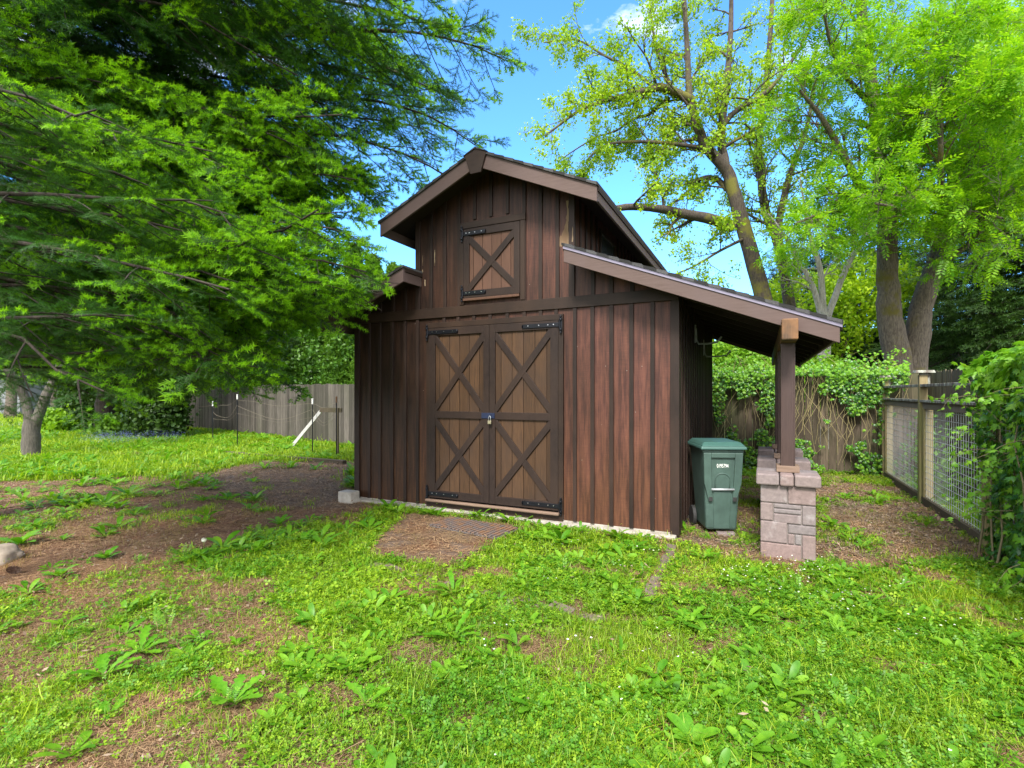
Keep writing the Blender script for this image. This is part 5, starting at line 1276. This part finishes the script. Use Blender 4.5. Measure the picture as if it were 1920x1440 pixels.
# leafy background shrubs and trees (volumes of leaves around simple stems)
def blob_tree(name, label, base, lobes, leafm, tpl, n, seed, stems=None, group=None, cat='tree', barkm=None, scale=(.8, 1.2), shell=.55, r=.06):
    """lobes: (offset centre, radii); leaves fill the outer part of every lobe unevenly"""
    g = rs(seed); t_ = thing(name, base, label, cat, group); tot = sum(rad[0] * rad[1] + rad[1] * rad[2] for c, rad in lobes); out = []; sites = []
    for c, rad in lobes:
        k = int(n * (rad[0] * rad[1] + rad[1] * rad[2]) / tot); v = g.normal(0, 1, (k, 3)); v /= np.linalg.norm(v, axis=1, keepdims=True)
        rr = g.uniform(shell, 1, k) ** .6
        an = np.arctan2(v[:, 1], v[:, 0]); lump = .80 + .38 * fbm(an * 2.2 + seed, v[:, 2] * 2.2 + 9, .8, seed, 3)
        P_ = np.array(c) + v * np.array(rad) * (rr * lump)[:, None]; gap = fbm(P_[:, 0] + P_[:, 1] * .7, P_[:, 2] + P_[:, 1] * .3, .7, seed + 3, 3)
        kp = (gap > .36) & (P_[:, 2] > .02); P_, v2 = P_[kp], v[kp]; sites.append((P_, v2))
    P_ = np.concatenate([a_ for a_, _ in sites]); v = np.concatenate([b for _, b in sites]); m_ = len(P_)
    D_ = v + g.normal(0, .7, (m_, 3)); D_[:, 2] -= .2; U_ = v * .6 + np.array([[0, 0, .8]]) + g.normal(0, .4, (m_, 3))
    wd = Wood()
    for c, rad in lobes:
        c = Vector(c); mid = Vector((c.x * .5, c.y * .5, c.z * .5)) + Vector([g.normal(0, .1) for _ in range(3)])
        wd.tube([Vector((g.normal(0, .05), g.normal(0, .05), -.1)), mid, c, c + Vector((0, 0, rad[2] * .6))], [r, r * .7, r * .4, r * .12], 7)
        for _ in range(10):
            e = Vector([g.normal(0, .5) * q_ for q_ in rad]); wd.tube([c + Vector((0, 0, -rad[2] * .4 * g.uniform(0, 1))), c + e * .5, c + e * 1.2], [r * .25, r * .15, .006], 4)
    big_mesh('trunk', wd.parts, [barkm or OAK_BARK], t_, True)
    big_mesh('crown', [(a_, b, 0) for a_, b, _ in scatter_var(tpl, D_, U_, g.uniform(*scale, m_), P_, g)], [leafm], t_)
    return t_
LC = 0
lc_s = [leaf_cluster(10, .075, .028, .07, 340 + i) for i in range(4)]
lc_b = [leaf_cluster(10, .16, .062, .16, 350 + i) for i in range(4)]
lc_x = [leaf_cluster(10, .30, .12, .30, 360 + i) for i in range(4)]
# flat sprays of scale leaves for thuja
th_s = [fir_spray(.24, 7, .035, .012, .012, 450 + i) for i in range(3)]
blob_tree('lime_tree', 'lime green leafy tree beyond the grey fence, left part', gnd(400, 27), [((0, 0, 3.6), (4.0, 3, 3.0)), ((2.5, 0, 5.2), (3, 2.6, 2.4))], L['lime'], lc_x, 1500, 601, group='bright trees beyond the grey fence')
blob_tree('lime_tree', 'lime green leafy tree beyond the middle of the grey fence', gnd(500, 25), [((0, 0, 3.2), (3.0, 2.6, 2.4)), ((1, 0, 5), (2.4, 2, 2.2))], L['lime'], lc_x, 1300, 602, group='bright trees beyond the grey fence')
blob_tree('leafy_tree', 'loose lime green tree standing behind the pale forked stems', gnd(1530, 19.5), [((0, 0, 4.6), (2.4, 1.6, 1.7)), ((-1.8, 0, 3.6), (1.8, 1.4, 1.3)), ((1.6, .3, 5.4), (1.6, 1.4, 1.4))], L['oak'], lc_b, 1700, 606)
blob_tree('lime_tree', 'pale green tree far at the left edge above the road', gnd(20, 38), [((0, 0, 5.4), (4.5, 3, 3.0)), ((-5, 0, 6), (4, 3, 3))], L['lime'], lc_x, 1300, 603, group='bright trees beyond the grey fence')
for i, (px, d, h, w_, lab) in enumerate(((640, 20, 5.9, .95, 'pointed thuja left of its neighbours beyond the fence'), (700, 19, 6.4, .95, 'middle one of the pointed thujas rising over the low roof'), (738, 19.5, 6.2, .8, 'pointed thuja closest to the barn wall above its low left roof'), (600, 21, 6.6, 1.1, 'broad thuja nearest the fir boughs'), (665, 20.5, 7.2, 1.0, 'tallest pointed thuja above the barn low left roof'))):
    b = gnd(px, d); g = rs(620 + i); n_ = 2600; z = g.uniform(.1, 1, n_) ** .9; rad = w_ * (1 - z) ** .75 * (.75 + .4 * fbm(g.uniform(0, 6.28, n_), z * 6, .5, i)); a = g.uniform(0, 2 * np.pi, n_)
    rad = w_ * np.clip(1 - z, 0, 1) ** .85 * (.45 + 1.0 * fbm(a * 1.5, z * 9, .7, i, 3)) * g.uniform(.7, 1.12, n_)
    P_ = np.stack([np.cos(a) * rad, np.sin(a) * rad, z * h], 1); D_ = np.stack([np.cos(a) * .5, np.sin(a) * .5, np.full(n_, 1.0)], 1) + g.normal(0, .25, (n_, 3)); U_ = np.stack([np.cos(a), np.sin(a), np.zeros(n_)], 1) + g.normal(0, .4, (n_, 3))
    t_ = thing('thuja', b, lab, 'tree', 'thujas beyond the fence'); wd = Wood(); wd.tube([(0, 0, -.1), (0, 0, h * .5), (0, 0, h * .92)], [.09, .05, .01], 6); P_ += g.normal(0, .05, P_.shape)
    big_mesh('trunk', wd.parts, [OAK_BARK], t_, True); big_mesh('crown', [(v, tr, 0) for v, tr, _ in scatter_var(th_s, D_, U_, g.uniform(1.0, 1.7, n_), P_, g)], [L['thuja']], t_)
blob_tree('hedge_shrub', 'dense leafy green shrub showing between the fence and barn wall under the low roof', gnd(622, 20.5), [((0, 0, 2.8), (1.8, 1.0, 1.7)), ((1.4, .3, 3.2), (1.4, .9, 1.4)), ((-1.3, 0, 2.6), (1.3, .9, 1.3))], L['shrubmid'], lc_b, 3000, 640, cat='shrub')
# dark shrubs beneath the fir
blob_tree('dark_shrub', 'tall dark evergreen shrub at the left end of the grey fence', gnd(296, 18.0), [((0, 0, 1.0), (.95, .8, 1.25)), ((.1, 0, 1.9), (.85, .7, 1.1))], L['shrub'], lc_b, 2200, 650, group='dark shrubs under the fir', cat='shrub')
blob_tree('dark_shrub', 'dark shrub left of the forked shaded trunk', gnd(170, 21.5), [((0, 0, 1.2), (1.2, .9, 1.4)), ((.5, 0, 2.3), (1.0, .8, 1.2))], L['shrub'], lc_b, 2000, 651, group='dark shrubs under the fir', cat='shrub')
blob_tree('dark_shrub', 'dark shrub between the shaded trunk and the tall evergreen shrub', gnd(240, 22.5), [((0, 0, 1.3), (1.2, .9, 1.6))], L['shrub'], lc_b, 1500, 652, group='dark shrubs under the fir', cat='shrub')
blob_tree('bright_shrub', 'low bright green shrub beside the road behind the forked left tree', gnd(108, 20.5), [((0, 0, .35), (.75, .6, .45))], L['lime'], lc_b, 420, 653, cat='shrub', r=.02)
blob_tree('bright_shrub', 'low green shrub at the foot of the shaded trunk', gnd(215, 18.5), [((0, 0, .3), (.6, .5, .45))], L['thuja'], lc_b, 350, 654, cat='shrub', r=.02)
# shaded forked trunk
bS = Vector(gnd(197, 19.0))
limb_tree('shaded_tree', 'dark forked trunk standing in shade between the dark shrubs', [
  ([bS + Vector((0, 0, -.1)), bS + Vector((0, 0, 1.2)), bS + Vector((.05, 0, 2.0)), bS + Vector((.3, 0, 3.2)), bS + Vector((.3, 0, 5.0))], .34, .12, ch(6, 1.8, t0=.5)),
  ([bS + Vector((0, 0, 1.5)), bS + Vector((-.5, -.1, 2.0)), bS + Vector((-1.0, -.2, 2.9)), bS + Vector((-1.3, 0, 4))], .17, .07, ch(6, 1.6, t0=.4))],
  FIR_BARK, L['shrub'], lc_b, 21, dict(maxlvl=3, kids=(3, 5), ratio=.5, leafgap=.3), (.7, 1.1))
# forked left tree
bT = Vector(G(57, 858)); dT = 12.95
limb_tree('forked_tree', 'smooth grey forked trunk rising out of the green cover at left', [
  ([bT + Vector((0, 0, -.1))] + A(dT, (58, 820), (62, 785)), .20, .17, None),
  (A(dT, (58, 800), (45, 745), (20, 700, -.2), (-30, 650, -.4), (-80, 560, -.5)), .12, .05, ch(6, 1.5, t0=.5)),
  (A(dT, (66, 795), (85, 745), (110, 690, .2), (125, 620, .4), (130, 500, .5)), .12, .05, ch(6, 1.5, t0=.5))],
  LEFT_BARK, L['shrub'], lc_s, 22, dict(maxlvl=3, kids=(3, 5), ratio=.5, leafgap=.25), (.9, 1.4))
# two more trunks beyond the road
for px, d, lab in ((20, 31, 'brown trunk beyond the road at the far left'), (100, 27, 'thin leaning trunk beyond the bright shrub')):
    b = Vector(gnd(px, d)); limb_tree('far_tree', lab, [([b, b + Vector((.1, 0, 2)), b + Vector((.3, 0, 4)), b + Vector((.2, 0, 7))], .30 if px == 20 else .15, .12, ch(10, 2.6, t0=.45))], GREY_BARK, L['lime'], lc_x, 23 + px, dict(maxlvl=2, kids=(3, 6), ratio=.5, leafgap=.4), (.7, 1.1))
# far wood closing the horizon
g = rs(700); fp = []
pos = []
for i in range(46):
    px = -900 + i * 80; d = g.uniform(42, 60); p = at(px, 735, d); hgt = g.uniform(7, 11) if px < 700 else g.uniform(6, 9); n_ = 420
    v = g.normal(0, 1, (n_, 3)); v /= np.linalg.norm(v, axis=1, keepdims=True); rr = g.uniform(.6, 1.05, n_)
    P_ = np.array([p.x, p.y, hgt * .5]) + v * np.array([4.2, 4.2, hgt * .5]) * rr[:, None]; fp += scatter_var(lc_x, v + g.normal(0, .5, (n_, 3)), v + np.array([[0, 0, .6]]), g.uniform(1.8, 2.8, n_), P_, g)
o = big_mesh('far_wood', [(v, tr, 0) for v, tr, _ in fp], [L['cedar']]); tagp(o, 'far belt of trees along the horizon', 'wood', kind='stuff')
# far grey garage
hp = at(5, 735, 36)
gh = thing('garage', (hp.x, hp.y, 0), 'pale grey garage glimpsed beyond the road at the left edge', 'garage', None, TH + .25)
q = MB(); q.box(-4, 1.0, 0, 4, 0, 2.7); q.build('wall', M['housewall'], gh, 0)
q = MB(); q.prism([(-4.4, 2.7), (1.4, 2.7), (-1.5, 4.2)], -.3, 4.3); q.build('roof', M['shingle'], gh, 0)
q = MB()
for k in range(4): q.box(-3.4, .4, -.03, -.005, .1 + k * .55, .1 + k * .55 + .5)
q.build('garage_door', M['housewall'], gh, .01)

# ------------------------------------------------------------------ vines and ivy
iv = [ivy_leaf(.085, 370 + i) for i in range(4)]; iv_s = [ivy_leaf(.055, 380 + i) for i in range(4)]
# big ivy mound over the mesh fence at the right edge
g = rs(800); n_ = 8200; yy = g.uniform(-2.6, .62, n_); zt = g.uniform(0, 1, n_)
hgt = 1.66 + .30 * np.clip((.75 - yy) / .7, 0, 1) ** .5 + .1 * (fbm(yy, yy * 0, .5, 3) - .5); half = .02 + .27 * fbm(yy, zt * 3, .5, 4, 3) ** 1.3
half = half * np.clip((.72 - yy) / .35, .15, 1) ** .5 * (1 + .95 * np.clip((zt - .55) * 2.2, 0, 1))
ang = g.uniform(0, 1, n_); side = np.where(g.uniform(0, 1, n_) < .78, -1, 1); topm = g.uniform(0, 1, n_) < .22
x = FX + side * half * g.uniform(.75, 1.05, n_); z = zt * hgt
x = np.where(topm, FX + g.uniform(-1, 1, n_) * half * 1.15, x); z = np.where(topm, hgt + g.normal(0, .05, n_), z)
endm = g.uniform(0, 1, n_) < .10; yy = np.where(endm, .62 + g.uniform(-.05, .28, n_) * (zt > .5), yy); x = np.where(endm, FX + g.uniform(-1, 1, n_) * half, x)
P_ = np.stack([x, yy, z], 1); Nn = np.stack([np.where(topm, 0, side * 1.0), np.where(endm, 1, g.normal(0, .3, n_)), np.where(topm, 1.0, .35)], 1) + g.normal(0, .3, (n_, 3)); D_ = np.stack([g.normal(0, .5, n_) + side * .25, g.normal(0, .7, n_), -np.abs(g.normal(.8, .5, n_)) * np.where(topm, .3, 1)], 1)
young = (z > 1.62 + .25 * g.uniform(-1, 1, n_)) | (g.uniform(0, 1, n_) < .12)
ivt = thing('ivy', (FX, -.4, 0), 'thick ivy mound with glossy leaves covering the mesh fence at the right edge', 'ivy'); of = np.array([FX, -.4, 0])
parts = [(v, tr, 0) for v, tr, _ in scatter_var(iv, D_[~young], Nn[~young], g.uniform(.35, 1.05, (~young).sum()), P_[~young] - of, g)] + [(v, tr, 1) for v, tr, _ in scatter_var(iv, D_[young], Nn[young], g.uniform(.8, 1.35, young.sum()), P_[young] - of, g)]
big_mesh('leaves', parts, [L['ivy'], L['ivy2']], ivt)
wd = Wood()
for i in range(46):
    y0 = g.uniform(-2.4, .8); xo = g.uniform(-.16, .16); pts = [(xo, y0 + .4, 0)]
    for k in range(1, 7): pts.append((xo + g.normal(0, .05), y0 + .4 + g.normal(0, .08), k * .3))
    wd.tube(pts, [.012 * (1 - k / 9) for k in range(7)], 4)
rl = []
for i in range(26):
    y0 = g.uniform(-1.8, .7); p = np.array([-.12, y0 + .4, g.uniform(.3, 1.75)]); v = np.array([g.uniform(-1, .2), g.uniform(-.3, 1), g.uniform(-.3, 1)]); v /= np.linalg.norm(v); pts = [tuple(p)]
    for k in range(8):
        v = v + g.normal(0, .22, 3) + np.array([0, 0, -.10]); v /= np.linalg.norm(v); p = p + v * .07; pts.append(tuple(p)); rl.append(p + g.normal(0, .02, 3)); rl.append(p + g.normal(0, .03, 3))
    wd.tube(pts, [.004 * (1 - k / 11) for k in range(9)], 4)
big_mesh('stems', wd.parts, [M['stem']], ivt)
rl = np.array(rl); nr = len(rl)
big_mesh('runner_leaves', [(v, tr, 0) for v, tr, _ in scatter_var(iv, g.normal(0, 1, (nr, 3)) + np.array([[0, 0, -.6]]), np.tile([[-.7, -.3, .6]], (nr, 1)) + g.normal(0, .3, (nr, 3)), g.uniform(.4, .9, nr), rl, g)], [L['ivy2']], ivt)
# core of dead leaves so the mound is not hollow
# vines on the back fence
def fence_vine(label, x0, x1, n_, seed, hang, loc):
    g = rs(seed); t_ = thing('climbing_vine', loc, label, 'vine', 'vines on the back fence'); of = np.array(loc)
    x = g.uniform(x0, x1, n_); u = g.uniform(0, 1, n_); z = 2.02 - (u ** 1.2) * 2.0; dens = fbm(x, z, .55, seed); col = fbm(x, x * 0, .35, seed + 5)
    kp = (.5 + 1.5 * (dens - .5) + .5 * (col - .5) + .22 * np.clip((z - 1.45) * 2, 0, 1) > hang) ; x, z = x[kp], z[kp]; m_ = len(x)
    y = 6.33 - .034 * (x + 3.6) - g.uniform(.02, .16, m_) - .10 * np.clip((z - 1.3), 0, 1)
    k2 = int(n_ * .12); xt = g.uniform(x0, x1, k2); ht = 2.0 + np.abs(g.normal(0, .12, k2)) * (.5 + 1.0 * fbm(xt, xt * 0, .6, seed + 9)); yt = 6.3 - .034 * (xt + 3.6) + g.normal(-.05, .13, k2)
    P_ = np.concatenate([np.stack([x, y, z], 1), np.stack([xt, yt, ht], 1)]); m2 = len(P_)
    D_ = np.stack([g.normal(0, .7, m2), -np.abs(g.normal(.3, .3, m2)), -np.abs(g.normal(.6, .5, m2))], 1); U_ = np.stack([g.normal(0, .4, m2), np.full(m2, -1.0), np.full(m2, .5)], 1) + g.normal(0, .3, (m2, 3))
    yg = g.uniform(0, 1, m2) < np.where(P_[:, 2] > 1.9, .75, .42)
    big_mesh('leaves', [(v, tr, 0) for v, tr, _ in scatter_var(iv_s, D_[~yg], U_[~yg], g.uniform(.6, 1.3, (~yg).sum()), P_[~yg] - of, g)] + [(v, tr, 1) for v, tr, _ in scatter_var(iv_s, D_[yg], U_[yg], g.uniform(.7, 1.4, yg.sum()), P_[yg] - of, g)], [L['ivy'], L['ivy2']], t_)
    wd = Wood()
    for i in range(int((x1 - x0) * 24)):
        X0 = g.uniform(x0, x1); pts = []; zz = g.uniform(.1, 1.2); q_ = X0; dr_ = g.normal(0, .05)
        while zz < 2.1: pts.append((q_ - of[0], 6.33 - .034 * (q_ + 3.6) - g.uniform(.02, .12) - of[1], zz)); zz += .2; q_ += g.normal(0, .045) + dr_
        if len(pts) > 2: wd.tube(pts, [.0042] * len(pts), 3)
    shoots = []
    for i in range(int((x1 - x0) * 22)):      # wild shoots above the fence
        X0 = g.uniform(x0, x1); a_ = g.uniform(-1.2, 1.2); ln = g.uniform(.15, .62); pts = [(X0 + math.sin(a_) * ln * s_ - of[0], 6.2 + g.normal(0, .03) - of[1], 2.0 + ln * s_ * (1.3 - .5 * s_)) for s_ in (0, .35, .7, 1)]
        wd.tube(pts, [.005, .004, .003, .002], 3)
        for q3 in pts[1:]:
            for _ in range(3): shoots.append([q3[0] + g.normal(0, .025), q3[1] + g.normal(0, .03), q3[2] + g.normal(0, .03)])
    S_ = np.array(shoots); ns = len(S_)
    big_mesh('shoot_leaves', [(v, tr, 0) for v, tr, _ in scatter_var(iv_s, g.normal(0, 1, (ns, 3)), np.tile([[0, -.6, 1.]], (ns, 1)) + g.normal(0, .4, (ns, 3)), g.uniform(.7, 1.3, ns), S_, g)], [L['ivy2']], t_)
    big_mesh('stems', wd.parts, [M['drystem']], t_)
fence_vine('dense leafy vine on the back fence seen between the barn and the porch posts', -.6, 1.35, 5200, 810, .50, (.4, 6.25, 0))
fence_vine('tangled vine with bright leaves on the back fence right of the porch posts', 1.35, 3.35, 5600, 811, .52, (2.3, 6.2, 0))
# loose greenery between the mesh fence and the boards
g = rs(820); n_ = 4200; yy = g.uniform(-.5, 6.0, n_); z = np.abs(g.normal(0, .55, n_)); kp = z < 1.7; yy, z = yy[kp], z[kp]; n_ = len(z); x = g.uniform(FX + .15, FX + .6, n_)
P_ = np.stack([x, yy, z], 1); kp = fbm(yy, z, .5, 33) > .45; P_ = P_[kp]; n_ = len(P_); of = np.array([FX + .4, 3, 0])
t_ = thing('trailing_ivy', tuple(of), 'thin trailing ivy growing in the gap behind the wire mesh', 'ivy')
D_ = g.normal(0, 1, (n_, 3)); D_[:, 2] -= .5; U_ = np.tile([[-1., 0, .5]], (n_, 1)) + g.normal(0, .4, (n_, 3))
big_mesh('leaves', [(v, tr, 0) for v, tr, _ in scatter_var(iv_s, D_, U_, g.uniform(.7, 1.3, n_), P_ - of, g)], [L['weed']], t_)
# bushy growth above back fence behind (seen under the porch roof)
blob_tree('bright_bush', 'bright green bush rising behind the vine covered fence under the porch roof', gnd(1390, 12.6), [((0, 0, 2.0), (1.3, .8, .95)), ((-1.2, 0, 1.8), (1.0, .7, .9)), ((1.6, .2, 1.7), (1.2, .8, .7))], L['lime'], lc_s, 5200, 830, cat='shrub', scale=(.9, 1.5), r=.03)
print('tris', sum(len(o.data.polygons) for o in scene.objects if o.type == 'MESH'))
